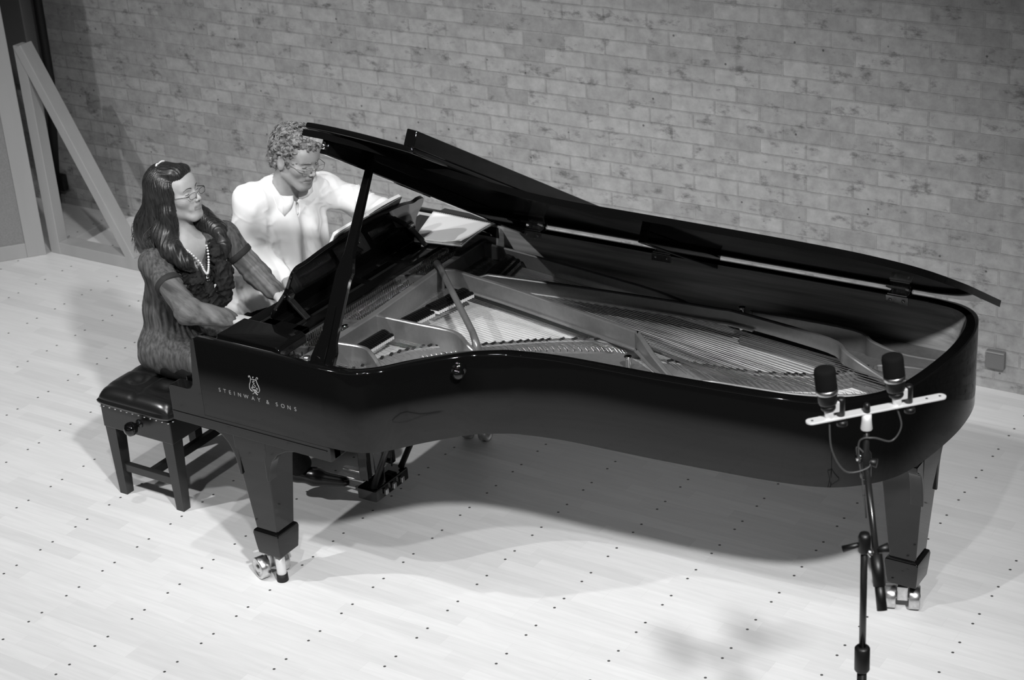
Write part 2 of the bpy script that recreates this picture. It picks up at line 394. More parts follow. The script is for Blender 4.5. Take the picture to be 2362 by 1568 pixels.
for i in range(len(curve)-1):
    for j in range(k-1): fs.append((i*k+j, i*k+j+1, (i+1)*k+j+1, (i+1)*k+j)); mi.append(1 if j == k-2 else 0)
mb.v = vs; mb.f = fs; mb.m = mi; mb.sm = [True]*len(fs)
# underside
vi = []
for i in range(len(curve)): p = offs[0][i]; q = offs[RW][i]; vi += [(p.x, p.y, ZB), (q.x, q.y, ZB)]
mb.add(vi, [(2*i, 2*i+1, 2*i+3, 2*i+2) for i in range(len(curve)-1)], 0, False)
rim = part(mb, 'rim', [LAC, INNER]); rim['label'] = 'black lacquered rim with satin wood inside'
# hairline joint and edge moulding along the foot of the rim
# arms: the deep cheeks either side of the keyboard
def arm(y0, y1):
    prof = [(-1.356, .640), (-1.356, .775), (-1.352, .786), (-1.340, .790), (-1.262, .790), (-1.244, .796), (-1.232, .812), (-1.228, .835), (-1.212, .99), (-1.206, 1.004), (-1.195, 1.010),
            (-1.19, 1.010), (-1.19, .695), (-.90, .695), (-.60, .695), (-.60, .637)]
    return MB().prism(prof, y0, y1, 0, 'y')
part(arm(-2.728, -2.728+.055), 'arm', LAC, bevel=.0012)
part(arm(-1.288-.055, -1.288), 'arm', LAC, bevel=.004)
# keybed, with the thin step along its foot
mb = MB().box((-.975, -2.008, .665), (.75, 1.40, .055)); mb.box((-1.345, -2.008, .70), (.025, 1.30, .10))
part(mb, 'keybed', LAC, bevel=.003)
mb = MB().box((-.985, -2.7295, .678), (.74, .004, .003)); part(mb, 'bead', LACS)

# soundboard and inner floor
inner = offset(curve, RW-.004)
poly = [(p.x, p.y) for p in inner]
part(MB().prism(poly, .79, .806, 0), 'soundboard', SOUND)

# ---- cast iron plate
S1 = catmull([(-.80, -2.402), (-.675, -2.390), (-.607, -2.425), (-.533, -2.472), (-.49, -2.52)], 5)
S2 = catmull([(-.80, -2.142), (-.62, -2.141), (-.445, -2.140), (-.352, -2.190), (-.268, -2.222), (-.2, -2.29)], 5)
S4 = catmull([(-.80, -1.676), (-.752, -1.666), (-.666, -1.683), (-.411, -1.729), (.127, -1.850), (.19, -1.872), (.302, -1.965), (.42, -2.04), (.53, -2.10)], 5)
S5 = catmull([(-.674, -1.644), (-.293, -1.599), (.05, -1.568), (.34, -1.551), (.444, -1.549), (.825, -1.616), (.928, -1.690), (1.044, -1.722), (1.215, -1.775)], 5)
SF = catmull([(-.83, -1.365), (-.519, -1.405), (-.1, -1.47), (.275, -1.532), (.42, -1.552)], 5)
def drop(pts, z1, zend, frac):
    n = len(pts); out = []
    for i in range(n):
        t = i/(n-1); k_ = max(0, (t-frac)/(1-frac)); k_ = k_*k_*(3-2*k_); out.append(z1*(1-k_)+zend*k_)
    return out
pl = MB()
ZP = .852
pl.prism([(-1.12, -2.672), (-.80, -2.672), (-.80, -1.345), (-1.12, -1.345)], .83, ZP, 0)         # pin field
pl.wall([(-.812, -2.68), (-.806, -2.15), (-.83, -1.68), (-.83, -1.355)], ZP-.02, .942, .030)     # capo bar
pl.wall(S1, ZP-.01, drop(S1, .935, .875, .45), .016)
pl.wall(S2, ZP-.01, drop(S2, .937, .875, .5), .018)
pl.wall(S4, [.868]*20+[.86]*(len(S4)-20), drop(S4, .940, .868, .60), .020)
pl.wall([tuple(p+Vector((0, -.012))) for p in S4[3:34]], .868, .876, .02)
pl.wall(S5, .880, [.915]+drop(S5, .935, .872, .70)[1:], .018)
pl.wall([tuple(p+Vector((0, -.014))) for p in S5[3:22]], .880, .888, .02)
pl.wall(SF, .845, drop(SF, .935, .87, .55), .014)
# struts on the pin field in line with S1,S2,S4
for yy in (-2.402, -2.142, -1.672): pl.wall([(-1.08, yy+.01), (-.82, yy)], ZP, [.862, .905], .016)
pl.box((-.95, -2.142, .872), (.22, .05, .004))
# hitch pins with the string loops round them
def hitch(pts, z, step):
    q = catmull(pts, 10); acc = 0
    for i in range(1, len(q)):
        acc += (q[i]-q[i-1]).length
        if acc > step:
            acc = 0; p = q[i]
            pl.lathe([(.0022, z), (.0022, z+.009), (.001, z+.010)], (p.x, p.y, 0), n=6, mi=2)
            pl.tube([(p.x-.020, p.y+.006, z+.012), (p.x-.003, p.y-.002, z+.004), (p.x+.004, p.y+.005, z+.005), (p.x-.014, p.y+.012, z+.012)], .0010, 4, 2)
hitch([(-.52, -2.275), (-.40, -2.165), (-.30, -2.112), (-.147, -2.010), (.072, -1.912), (.16, -1.897)], .854, .0125)
hitch([(.53, -1.975), (.686, -1.955), (.838, -1.925), (.975, -1.870), (1.090, -1.790), (1.16, -1.72)], .846, .016)
hitch([(-.72, -2.60), (-.64, -2.48), (-.60, -2.40)], .854, .011)
# treble hitch plate : between the bridge row and the rim
hb = catmull([(-.60, -2.47), (-.53, -2.29), (-.44, -2.20), (-.30, -2.135), (-.147, -2.030), (.072, -1.925), (.15, -1.905), (.26, -1.955), (.38, -2.03), (.50, -2.06)], 4)
rimin = [p for p in offset(curve, RW+.002)]
def rimseg(x0, x1, side=-1):
    return [p for p in rimin if x0 <= p.x <= x1 and (p.y < -1.95)]
seg = rimseg(-.30, .56)
pl.prism([(p.x, p.y) for p in hb if p.x > -.33]+[(p.x, p.y) for p in reversed(seg)], ZP-.02, ZP+.002)
# bass hitch plate round the tail
tb = catmull([(.50, -2.05), (.513, -1.985), (.67, -1.962), (.835, -1.942), (.973, -1.892), (1.063, -1.842), (1.133, -1.785), (1.205, -1.70)], 4)
ti = [p for p in rimin if p.x >= .50 and p.y < -1.60]
pl.prism([(p.x, p.y) for p in tb]+[(p.x, p.y) for p in reversed(ti)], .80, .846)
pl.wall(tb[3:], .83, .868, .012)
for hx, hy in ((.601, -2.02), (.793, -1.995), (.986, -1.94)):
    pl.lathe([(.045, .846), (.044, .853), (.038, .856), (.034, .848), (.033, .846)], (hx, hy, 0), 'z', 24)
# far tail flange
tf = catmull([(.46, -1.50), (.503, -1.488), (.862, -1.480), (.943, -1.502), (1.05, -1.50), (1.2, -1.47)], 5)
pl.wall(tf, .80, drop(tf, .922, .86, .3), .016)
pl.prism([(.44, -1.555), (.825, -1.622), (.93, -1.70), (1.21, -1.78), (1.255, -1.7), (1.278, -1.52), (1.20, -1.355), (.46, -1.335)], .80, .835, 1)
# raised pocket at the tail
pk = catmull([(1.00, -1.60), (1.10, -1.565), (1.19, -1.56), (1.215, -1.60), (1.17, -1.66), (1.05, -1.66)], 5, True)
pl.wall([tuple(p) for p in pk]+[tuple(pk[0])], .83, .858, .014)
plate = part(pl, 'iron_plate', [IRON, IRON_R, CHROME], bevel=.0025)
# round cross bar above the strings
part(MB().tube([(-.842, -1.672, .955), (-.80, -1.708, .957), (-.36, -2.135, .945), (-.325, -2.168, .925), (-.315, -2.18, .875)], [.016, .0125, .0130, .015, .022], 14), 'cross_bar', IRON)
def mushroom(x, y, z0, z1, name='nose_bolt', m=CHROME):
    part(MB().lathe([(.013, z0), (.012, z0+.004), (.0105, z1-.012), (.0105, z1-.008), (.015, z1-.006), (.0155, z1-.002), (.012, z1), (.006, z1+.001)], (x, y, 0), 'z', 20), name, m)
mushroom(.222, -2.005, .855, .912); mushroom(-.300, -2.200, .855, .905); mushroom(.425, -1.500, .84, .935)
mushroom(-.93, -2.18, .853, .885)

# ---- bridges
def bridge(pts, name, z1, wdt=.028):
    mb = MB(); pts = catmull(pts, 6); mb.wall([tuple(p) for p in pts], .806, z1, wdt, 0)
    o = Vector(pts[0]); acc = 0
    for i in range(1, len(pts)):       # notches with bridge pins: small dark lozenges
        a, b_ = pts[i-1], pts[i]; L_ = (b_-a).length; tdir = (b_-a).normalized(); acc += L_
        if acc > .026:
            acc = 0; Rz = Matrix.Rotation(math.atan2(tdir.y, tdir.x)+.7, 3, 'Z')
            mb.box((b_.x, b_.y, z1+.002), (.022, .010, .006), 1, Rz)
            mb.box((b_.x+.006, b_.y+.004, z1+.006), (.002, .002, .008), 2, Rz)
    return part(mb, name, [IRON_R, DARK, STEEL])
bridge([(-.70, -2.47), (-.663, -2.36), (-.62, -2.25), (-.588, -2.20), (-.545, -2.155), (-.50, -2.125)], 'bridge', .862)
bridge([(-.40, -2.085), (-.257, -1.985), (-.122, -1.900), (-.002, -1.845), (.102, -1.825), (.19, -1.80)], 'bridge', .862)
bridge([(.30, -1.905), (.355, -1.893), (.419, -1.882), (.583, -1.864), (.732, -1.826), (.871, -1.768), (.939, -1.705), (.985, -1.650)], 'bridge', .866)

# ---- strings
def cyl(a, b_, r, n=5):
    return MB().tube([a, b_], r, n, caps=False)
strings = []
def hermrow(pts, t):
    q = catmull(pts, 8); x = t*(len(q)-1); i = min(int(x), len(q)-2); return q[i].lerp(q[i+1], x-i)
def bank(n, y0, y1, row, r, z0=.872, z1=.870, xs=-.795, m=STEEL, per=1, spread=.004):
    for i in range(n):
        t = i/(n-1); yy = y0+(y1-y0)*t; e = hermrow(row, t)
        for q in range(per):
            o_ = (q-(per-1)/2)*spread
            strings.append((Vector((xs, yy+o_, z0)), Vector((e.x, e.y+o_, z1)), r, m))
hrow1 = [(-.62, -2.50), (-.60, -2.42), (-.553, -2.245), (-.50, -2.185)]
hrow2 = [(-.40, -2.13), (-.30, -2.105), (-.147, -2.003), (.072, -1.905), (.13, -1.895)]
hrow3 = [(.17, -1.88), (.42, -1.93), (.60, -1.925), (.75, -1.90), (.95, -1.845)]
hrow4 = [(.60, -1.965), (.686, -1.945), (.838, -1.915), (.975, -1.860), (1.099, -1.775), (1.17, -1.705)]
bank(12, -2.62, -2.43, [(-.72, -2.60), (-.66, -2.50), (-.62, -2.46)], .0007)
bank(22, -2.375, -2.165, hrow1, .0005, per=1)
bank(34, -2.115, -1.71, hrow2, .00055, per=1)
bank(24, -1.655, -1.50, hrow3, .0008, z0=.868, z1=.866, per=1, xs=-.79)
bank(32, -1.625, -1.395, hrow4, .0016, z0=.884, z1=.880, m=COPPER, xs=-.80)
# speaking lengths from the pin field to the capo bar
pins = []
def pinbank(n, y0, y1, rows, xr0, xr1, z=.852):
    for i in range(n):
        for j in range(rows):
            t = (i+.5*(j % 2))/n; yy = y0+(y1-y0)*t; pins.append((xr0+(xr1-xr0)*j/max(rows-1, 1), yy, z))
pinbank(9, -2.63, -2.43, 4, -.90, -.99); pinbank(17, -2.375, -2.17, 4, -.90, -1.0); pinbank(31, -2.12, -1.72, 4, -.92, -1.02)
pinbank(10, -1.65, -1.53, 3, -.93, -1.0); pinbank(14, -1.52, -1.38, 3, -.95, -1.03)
def keyf(o_): return (o_[0]-Vector(CAM_LOC)).length
shown = sorted(strings, key=lambda s_: -s_[2]*(s_[1]-s_[0]).length)
cache = {}
for s_ in shown[:100]:
    o = cyl(s_[0], s_[1], s_[2]).build('string', s_[3]); childof(o, piano)
mb = MB()
for s_ in shown[100:]: mb.tube([s_[0], s_[1]], s_[2], 4, 0, False)
for (x, y, z) in pins: mb.tube([(x, y, z+.012), (-.82, y+(.004 if y > -1.7 else 0), .868)], .0007, 3, 0, False)
tag(part(mb, 'strings', STEEL), kind='stuff')
pm = MB().lathe([(.0055, 0), (.0055, .010), (.0032, .012), (.0032, .030), (.0022, .0325)], n=10).mesh('tuning_pin', CHROME)
order = sorted(pins, key=lambda p: -p[0]*.2+p[1])
front = order[:100]; rest = order[100:]
for (x, y, z) in front:
    o = bpy.data.objects.new('tuning_pin', pm); C.objects.link(o); o.location = (x, y, z); childof(o, piano)
mb = MB()
for (x, y, z) in rest: mb.lathe([(.0055, 0), (.0055, .010), (.0032, .012), (.0032, .030), (.0022, .0325)], (x, y, z), n=8)
tag(part(mb, 'tuning_pins', CHROME), kind='stuff')

# ---- dampers
db = MB()
pf = [(-.030, .0), (-.030, .008), (-.022, .017), (-.008, .020), (.006, .016), (.016, .009), (.026, .010), (.032, .006), (.032, 0)]
db.prism([(a, b_+.010) for a, b_ in pf], -.0048, .0048, 0, 'y'); db.box((.004, 0, .004), (.058, .0085, .012), 1)
db.tube([(-.030, 0, .012), (-.034, 0, -.03)], .0012, 5, 2)
dm = db.mesh('damper', [DAMP, FELT_W, STEEL])
def dampers(n, y0, y1, x0, x1, z=.874, sc=1.0):
    for i in range(n):
        t = i/(n-1); o = bpy.data.objects.new('damper', dm); C.objects.link(o); o.location = (x0+(x1-x0)*t, y0+(y1-y0)*t, z); o.scale = (sc, min(1.3, abs(y1-y0)/(n-1)/.0150), sc); childof(o, piano)
dampers(16, -2.365, -2.185, -.735, -.725)
dampers(15, -2.110, -1.950, -.725, -.700); dampers(16, -1.925, -1.740, -.695, -.66, z=.876, sc=1.05)
dampers(18, -1.635, -1.415, -.62, -.655, z=.888, sc=1.25)
part(MB().box((-.76, -2.27, .868), (.012, .20, .01)), 'damper_rail', IRON_R)

# ---- action compartment: fallboard, keyslip, key blocks, keys
part(MB().prism([(-1.165, .79), (-1.155, .79), (-1.135, .955), (-1.148, .965), (-1.18, .97), (-1.185, .955), (-1.17, .94)], -2.655, -1.362, 0, 'y'), 'fallboard', LAC, bevel=.003)
part(MB().box((-1.335, -2.008, .745), (.03, 1.296, .05)), 'keyslip', LAC, bevel=.004)
for s_ in (-2.628, -1.388): part(MB().box((-1.25, s_, .762), (.17, .052, .065)), 'key_block', LAC, bevel=.005)
wk = MB().box((-1.245, 0, .745), (.152, .0222, .024), 0, None, .0015).mesh('white_key', IVORY)
bkm = MB().prism([(-1.272, .755), (-1.268, .768), (-1.17, .770), (-1.17, .755)], -.0055, .0055, 0, 'y').mesh('black_key', EBONY)
ky0 = -1.415; pitch = .02285
for i in range(52):
    o = bpy.data.objects.new('white_key', wk); C.objects.link(o); o.location = (0, ky0-pitch*(i+.5)+.0, 0); childof(o, piano)
for i in range(51):
    if (i+5) % 7 in (2, 6): continue
    o = bpy.data.objects.new('black_key', bkm); C.objects.link(o); o.location = (0, ky0-pitch*(i+1), 0); childof(o, piano)
# pin block cover strip and dark well in front of the pin field
part(MB().box((-1.13, -2.008, .845), (.03, 1.29, .03)), 'pin_block', DARK)

# ---- music desk with its sliding shelf
part(MB().prism([(-1.150, .985), (-1.140, 1.008), (-.862, 1.008), (-.846, .996), (-.846, .965), (-1.14, .965)], -2.655, -2.500, 0, 'y'), 'desk_side_shelf', LAC, bevel=.004)
part(MB().prism([(-1.150, .985), (-1.140, 1.008), (-.862, 1.008), (-.846, .996), (-.846, .965), (-1.14, .965)], -1.545, -1.362, 0, 'y'), 'desk_side_shelf', LAC, bevel=.004)
mb = MB()
mb.box((-.895, -2.02, .992), (.050, .95, .020), 0, None, .003)        # front rail of the frame
mb.box((-1.035, -2.02, .992), (.075, .95, .020), 0, None, .003)       # rail under the desk
for yy in (-2.475, -1.565): mb.box((-.965, yy, .992), (.19, .05, .020), 0, None, .003)
for yy in (-2.36, -2.0, -1.78): mb.box((-.955, yy, .988), (.12, .018, .012), 0)
part(mb, 'desk_slide', LAC)
# desk panel: outline in (y, h); tilted towards the strings
dk = []
top = [(-2.455, 0), (-2.462, .03), (-2.455, .055), (-2.44, .085), (-2.425, .125), (-2.43, .190), (-2.428, .222), (-2.41, .243), (-2.37, .245), (-2.34, .249), (-2.25, .266), (-2.1, .278), (-2.01, .282), (-1.92, .278), (-1.77, .262), (-1.68, .236), (-1.65, .240), (-1.61, .232), (-1.592, .205), (-1.59, .175), (-1.595, .125), (-1.58, .085), (-1.565, .055), (-1.558, .03), (-1.565, 0)]
tc = catmull([(a, b_) for a, b_ in top], 3)
ang = math.radians(29); B0 = Vector((-1.045, 0, 1.004))
xd = Vector((math.sin(ang), 0, math.cos(ang))); nd_ = Vector((math.cos(ang), 0, -math.sin(ang)))
MD = Matrix(((0, xd.x, nd_.x), (1, 0, 0), (0, xd.z, nd_.z)))
mb = MB().prism([(p.x, p.y) for p in tc], -.008, .008, 0, 'z', MD); mb.v = [tuple(Vector(v)+B0) for v in mb.v]
desk = part(mb, 'music_desk', LAC, bevel=.003)
def dpt(y, h, o_=0): return B0 + Vector((0, y, 0)) + xd*h + nd_*o_
for yy in (-2.40, -1.63):
    a, b_ = dpt(yy, .085, .012), Vector((-.915, yy, 1.004)); t = (b_-a); L_ = t.length; t.normalize(); yv = Vector((0, 1, 0)); xv = yv.cross(t).normalized()
    part(MB().box((a+b_)/2, (.010, .026, L_), 0, Matrix((xv, yv, t)).transposed(), .002), 'desk_strut', LACS)
    part(MB().box(dpt(yy, .095, .014), (.012, .030, .022), 0, Matrix((nd_, yv, xd)).transposed(), .002), 'strut_bracket', BRASS)
part(MB().box(dpt(-2.01, .012, -.020), (.006, .80, .03), 0, Matrix((xd, Vector((0, 1, 0)), nd_)).transposed(), .002), 'desk_ledge', LAC)

# ---- lid, slightly sagging towards the tail
def lth(x):
    t = min(max((x+.74)/.9, 0), 1); t = t*t*(3-2*t); return math.radians(32.0-2.2*t)
HY, HZ = -1.286, 1.0135
def lp(x, s_, o_=0):
    th = lth(x); return Vector((x, HY - s_*math.cos(th) + o_*math.sin(th)*1.0, HZ + s_*math.sin(th) + o_*math.cos(th)))
XF = -.735; OV = .003
ol = [p for p in offset(curve, -OV) if p.x > -.62]
edge = [Vector((XF, -2.742))]+[Vector((XF+(.115)*i/3, -2.742)) for i in (1, 2, 3)]+ol     # plan outline, free side then round the tail
edge = [p for p in edge if p.y < HY-.03 or p.x < 1.0]
far = [p for p in edge if p.y < -1.45]
# s as a function of the outline; grid of cross strips
mb = MB(); TH = .024; rows = []
outl = []
for p in edge:
    if p.y <= HY-.001 and not (p.y > -1.33 and p.x < 1.0): outl.append((p.x, HY-p.y))
outl.append((1.0, .0)); outl.append((XF, .0))
# strip triangulation: for x samples find smax
pts = outl[:-2]; xs_ = sorted(set([round(XF+i*(1.339-XF)/90, 4) for i in range(91)]))
def smax(x):
    best = 0
    for i in range(len(pts)-1):
        (x0, s0), (x1, s1) = pts[i], pts[i+1]
        if min(x0, x1) <= x <= max(x0, x1) and abs(x1-x0) > 1e-9:
            best = max(best, s0+(s1-s0)*(x-x0)/(x1-x0))
    return best
def smin(x):
    if x < 1.12: return 0
    c_ = [s for (xx, s) in [((p.x), HY-p.y) for p in ol if p.y > -1.6 and p.x > 1.1] if abs(xx-x) < .02]
    cand = []
    L2 = [(p.x, HY-p.y) for p in ol if p.y > -1.62 and p.x > 1.0]
    for i in range(len(L2)-1):
        (x0, s0), (x1, s1) = L2[i], L2[i+1]
        if min(x0, x1) <= x <= max(x0, x1) and abs(x1-x0) > 1e-9: cand.append(s0+(s1-s0)*(x-x0)/(x1-x0))
    return max(0, min(cand)) if cand else 0
xmax = max(p.x for p in ol)-.0005
xs_ = [XF+(xmax-XF)*(1-(1-i/100)**1.6) for i in range(101)]
NS = 14
def lidsurf(mb, o_, x_list, s0f, s1f, mi=0):
    vs = []
    for x in x_list:
        a, b_ = s0f(x), s1f(x)
        for j in range(NS+1): vs.append(lp(x, a+(b_-a)*j/NS, o_))
    return vs
bot = lidsurf(mb, 0, xs_, smin, smax); topv = lidsurf(mb, TH, xs_, smin, smax)
def slab(mb, bot, topv, nx, mi=0):
    n = NS+1; o = len(bot); vs = bot+topv; fs = []
    for i in range(nx-1):
        for j in range(NS):
            fs.append((i*n+j, i*n+j+1, (i+1)*n+j+1, (i+1)*n+j)); fs.append((o+i*n+j, o+(i+1)*n+j, o+(i+1)*n+j+1, o+i*n+j+1))
        fs.append((i*n, (i+1)*n, o+(i+1)*n, o+i*n)); fs.append((i*n+NS, o+i*n+NS, o+(i+1)*n+NS, (i+1)*n+NS))
    for j in range(NS):
        fs.append((j, o+j, o+j+1, j+1)); e = (nx-1)*n; fs.append((e+j, e+j+1, o+e+j+1, o+e+j))
    mb.add(vs, fs, mi)
slab(mb, bot, topv, len(xs_))
lid = part(mb, 'lid', LAC, bevel=.009)
lid['label'] = 'raised main lid with mirror-black underside'
# folded-back front flap lying on the lid, with its upturned lip
FX1 = -.262
xf = [XF+.01+(FX1-XF-.01)*i/14 for i in range(15)]
mb = MB(); g0 = TH+.003
slab(mb, lidsurf(mb, g0, xf, lambda x: 0.0, lambda x: 1.465), lidsurf(mb, g0+.022, xf, lambda x: 0.0, lambda x: 1.465), 15)
flap = part(mb, 'front_flap', LAC, bevel=.008)
mb = MB(); xq = [FX1-.043+.043*i/3 for i in range(4)]
slab(mb, lidsurf(mb, g0+.02, xq, lambda x: 0.0, lambda x: 1.463), lidsurf(mb, g0+.078, xq, lambda x: 0.0, lambda x: 1.463), 4)
part(mb, 'flap_lip', LAC, bevel=.004)
# battens on the underside
for (x0, x1, s0, s1) in ((-.668, -.636, .03, 1.425), (.205, .240, .02, .655)):
    mb = MB(); xq = [x0+(x1-x0)*i/3 for i in range(4)]
    slab(mb, lidsurf(mb, -.046, xq, lambda x: s0, lambda x: s1), lidsurf(mb, .001, xq, lambda x: s0, lambda x: s1), 4)
    part(mb, 'lid_batten', LAC, bevel=.004)
part(MB().tube([lp(-.652, 1.43, -.03), lp(-.652, 1.43, -.004)], .007, 10), 'lid_catch', CHROME)
# hinges on the spine
for hx in (-.600, -.005, .965):
    mb = MB()
    mb.box((hx, -1.333, .992), (.085, .004, .030), 0, None, .001)          # rim leaf
    mb.box((hx, -1.310, 1.011), (.075, .045, .004), 0, None, .001)
    mb.tube([(hx-.035, -1.290, 1.022), (hx+.035, -1.290, 1.022)], .012, 12)
    for q in range(5): mb.tube([(hx-.034+q*.017, -1.290, 1.022), (hx-.026+q*.017, -1.290, 1.022)], .0145, 12)
    pA = lp(hx, .035, -.002); th = lth(hx)
    mb.box(pA, (.075, .07, .004), 0, Matrix.Rotation(-th, 3, 'X'))
    for q in (-.025, .025): mb.lathe([(.006, 0), (.004, .003)], (hx+q, -1.336, .992), 'y', 10, M=Matrix.Scale(-1, 3, (0, 1, 0)))
    part(mb, 'lid_hinge', BRASS)
# prop
pt = lp(-.618, 1.19, 0); pb = Vector((-.662, -2.648, .955))
ax = (pt-pb); L_ = ax.length; ax.normalize(); yv = Vector((0, 1, 0)); xv = Vector((1, 0, 0)); xv = (xv-ax*xv.dot(ax)).normalized(); yv = ax.cross(xv)
MP = Matrix((xv, yv, ax)).transposed()
poly = [(-.056, 0), (.047, 0), (.047, .075), (.034, .115), (.030, .33), (.036, .365), (.020, .43), (.0125, L_), (-.0125, L_), (-.018, .43), (-.034, .36), (-.034, .14), (-.056, .04)]
mb = MB().prism(poly, -.011, .011, 0, 'y', MP); mb.v = [tuple(Vector(v)+pb) for v in mb.v]
prop = part(mb, 'lid_prop', LAC, bevel=.004)
mb = MB().prism([(-.026, .01), (.012, .01), (.012, .10), (.006, .235), (-.016, .235), (-.026, .1)], -.0165, -.0105, 0, 'y', MP); mb.v = [tuple(Vector(v)+pb) for v in mb.v]
part(mb, 'short_prop', LAC, prop, bevel=.002)
part(MB().lathe([(.014, 0), (.013, .003), (.004, .006)], (-.705, -2.672, 1.01), n=16), 'prop_screw', BRASS)

# rim knob, spine latch
part(MB().lathe([(.030, 0), (.030, .006), (.020, .010), (.012, .018), (.013, .026), (.021, .034), (.025, .046), (.022, .056), (.012, .062), (.003, .063)], (0, 0, 0), 'y', 28, 0).build('x', LAC) and MB(), 'x', LAC) if False else None
kn = Vector((-.217, -2.438, .960)); kdir = Vector((.55, -.83, 0)).normalized()
MK = kdir.to_track_quat('Z', 'Y').to_matrix()
mb = MB().lathe([(.030, -.004), (.030, .003), (.022, .007), (.011, .011), (.011, .017), (.017, .022), (.022, .032), (.020, .042), (.012, .049), (.003, .051)], (0, 0, 0), 'z', 32, 0, MK)
mb.v = [tuple(Vector(v)+kn) for v in mb.v]; part(mb, 'rim_knob', LAC)
part(MB().box((-.82, -1.3325, .972), (.11, .004, .045), 0, None, .001), 'latch_recess', DARK)
part(MB().tube([(-.855, -1.338, .972), (-.80, -1.343, .970), (-.79, -1.350, .962)], .004, 8), 'latch', CHROME)

# ---- legs with casters
def leg(cx, cy, az, wl, wr, name='leg'):
    """square tapered leg with swept top block; az turns it"""
    Rz = Matrix.Rotation(az, 3, 'Z'); c0 = Vector((cx, cy, 0))
    mb = MB()
    lv = [(.66, .078), (.62, .078), (.585, .077), (.50, .070), (.225, .050)]
    vs = []
    for z, h in lv:
        for sx, sy in ((-1, -1), (1, -1), (1, 1), (-1, 1)): vs.append(Rz @ Vector((sx*h, sy*h, z)) + c0)
    fs = [(0, 1, 2, 3), tuple(4*(len(lv)-1)+j for j in (3, 2, 1, 0))]
    for i in range(len(lv)-1):
        for j in range(4): fs.append((i*4+j, i*4+(j+1) % 4, (i+1)*4+(j+1) % 4, (i+1)*4+j))
    mb.add(vs, fs, 0, False)
    # swept brackets either side of the top
    for s_ in (-1, 1):
        wa = wr if s_ > 0 else wl
        pf_ = [(s_*.060, .66), (s_*(.077+wa), .66), (s_*(.077+wa), .638), (s_*(.077+wa*.80), .635), (s_*(.077+wa*.50), .622), (s_*(.077+wa*.27), .597), (s_*(.076+wa*.10), .560), (s_*(.074+wa*.02), .515), (s_*.070, .47), (s_*.06, .47)]
        q = MB().prism(pf_ if s_ > 0 else pf_[::-1], -.0765, -.03, 0, 'y', Rz); mb.add([Vector(v)+c0 for v in q.v], q.f, 0, False)
    # foot block
    fb = [(.228, .050), (.222, .060), (.210, .0625), (.150, .0575), (.118, .054)]
    vs = []
    for z, h in fb:
        for sx, sy in ((-1, -1), (1, -1), (1, 1), (-1, 1)): vs.append(Rz @ Vector((sx*h, sy*h, z)) + c0)
    fs = [(0, 1, 2, 3), tuple(4*(len(fb)-1)+j for j in (3, 2, 1, 0))]
    for i in range(len(fb)-1):
        for j in range(4): fs.append((i*4+j, i*4+(j+1) % 4, (i+1)*4+(j+1) % 4, (i+1)*4+j))
    mb.add(vs, fs, 0, False)
    return part(mb, name, LAC, bevel=.003)
def caster(leg_o, cx, cy, az, off=0.0, post=True):
    Rz = Matrix.Rotation(az, 3, 'Z'); c0 = Vector((cx, cy, 0))+Rz @ Vector((0, off, 0))
    def addto(mb, q): mb.add([Rz @ Vector(v)+c0 for v in q.v], q.f, 0, True)
    R_ = .044
    for s_ in (-1, 1):
        mb = MB(); q = MB().lathe([(.006, .064), (.013, .063), (.015, .057), (.030, .0555), (.034, .060), (.041, .062), (R_, .059), (R_, .026), (.042, .023), (.012, .023)], (0, 0, R_), 'x', 32)
        if s_ < 0: q.v = [(-a, b_, c_) for a, b_, c_ in q.v]
        addto(mb, q); part(mb, 'caster_wheel', BRASS, leg_o)
    mb = MB(); addto(mb, MB().tube([(-.05, 0, R_), (.05, 0, R_)], .009, 12)); addto(mb, MB().box((0, 0, .070), (.040, .05, .06), 0, None, .004))
    addto(mb, MB().tube([(0, -off, .125), (0, -off*.5, .085), (0, 0, .08)], .014, 12))
    part(mb, 'caster_fork', BRASS, leg_o)
L1 = leg(-.992, -2.645, 0, .115, .19); caster(L1, -1.036, -2.650, math.radians(-113), .0)
mb = MB().lathe([(.019, .125), (.019, .032), (.018, .03)], (-.968, -2.672, 0), n=20); part(mb, 'caster_brake', ALU, L1)
mb = MB().lathe([(.022, .030), (.023, .0)], (-.968, -2.672, 0), n=20); part(mb, 'brake_pad', DARK, L1)
mb = MB().tube([(-1.03, -2.672, .125), (-1.075, -2.70, .112)], .006, 8); part(mb, 'brake_lever', ALU, L1)
L2 = leg(1.20, -1.765, math.radians(90), .06, .06); caster(L2, 1.19, -1.775, math.radians(19), 0)
L3 = leg(-.985, -1.42, 0, .1, .1); caster(L3, -.92, -1.385, math.radians(8), 0)

# ---- pedal lyre
lc = Vector((-1.0, -2.02, 0))
mb = MB()
mb.box((-.955, -2.02, .098), (.095, .225, .055), 0, None, .006)
for yy in (-2.10, -1.94): mb.box((-.975, yy, .40), (.045, .030, .50), 0, None, .004)
mb.box((-.975, -2.02, .63), (.10, .26, .02), 0, None, .003)
part(mb, 'lyre', LAC)
for yy in (-2.115, -1.925): part(MB().tube([(-.93, yy, .13), (-.66, yy+(.03 if yy > -2 else -.03), .69)], .013, 12), 'lyre_brace', STANDB)
for yy in (-2.075, -2.02, -1.965):
    part(MB().tube([(-.945, yy, .15), (-.945, yy, .63)], .0032, 8), 'pedal_rod', BRASS)
    part(MB().box((-.898, yy, .10), (.014, .018, .024), 0, None, .002), 'rod_block', BRASS)
    mb = MB().prism([(-1.05, -.011), (-1.16, -.016), (-1.20, -.012), (-1.205, .0), (-1.20, .012), (-1.16, .016), (-1.05, .011)], .075, .087, 0, 'z')
    mb.v = [(a, b_+yy, c_) for a, b_, c_ in mb.v]; part(mb, 'pedal', BRASS, bevel=.003)

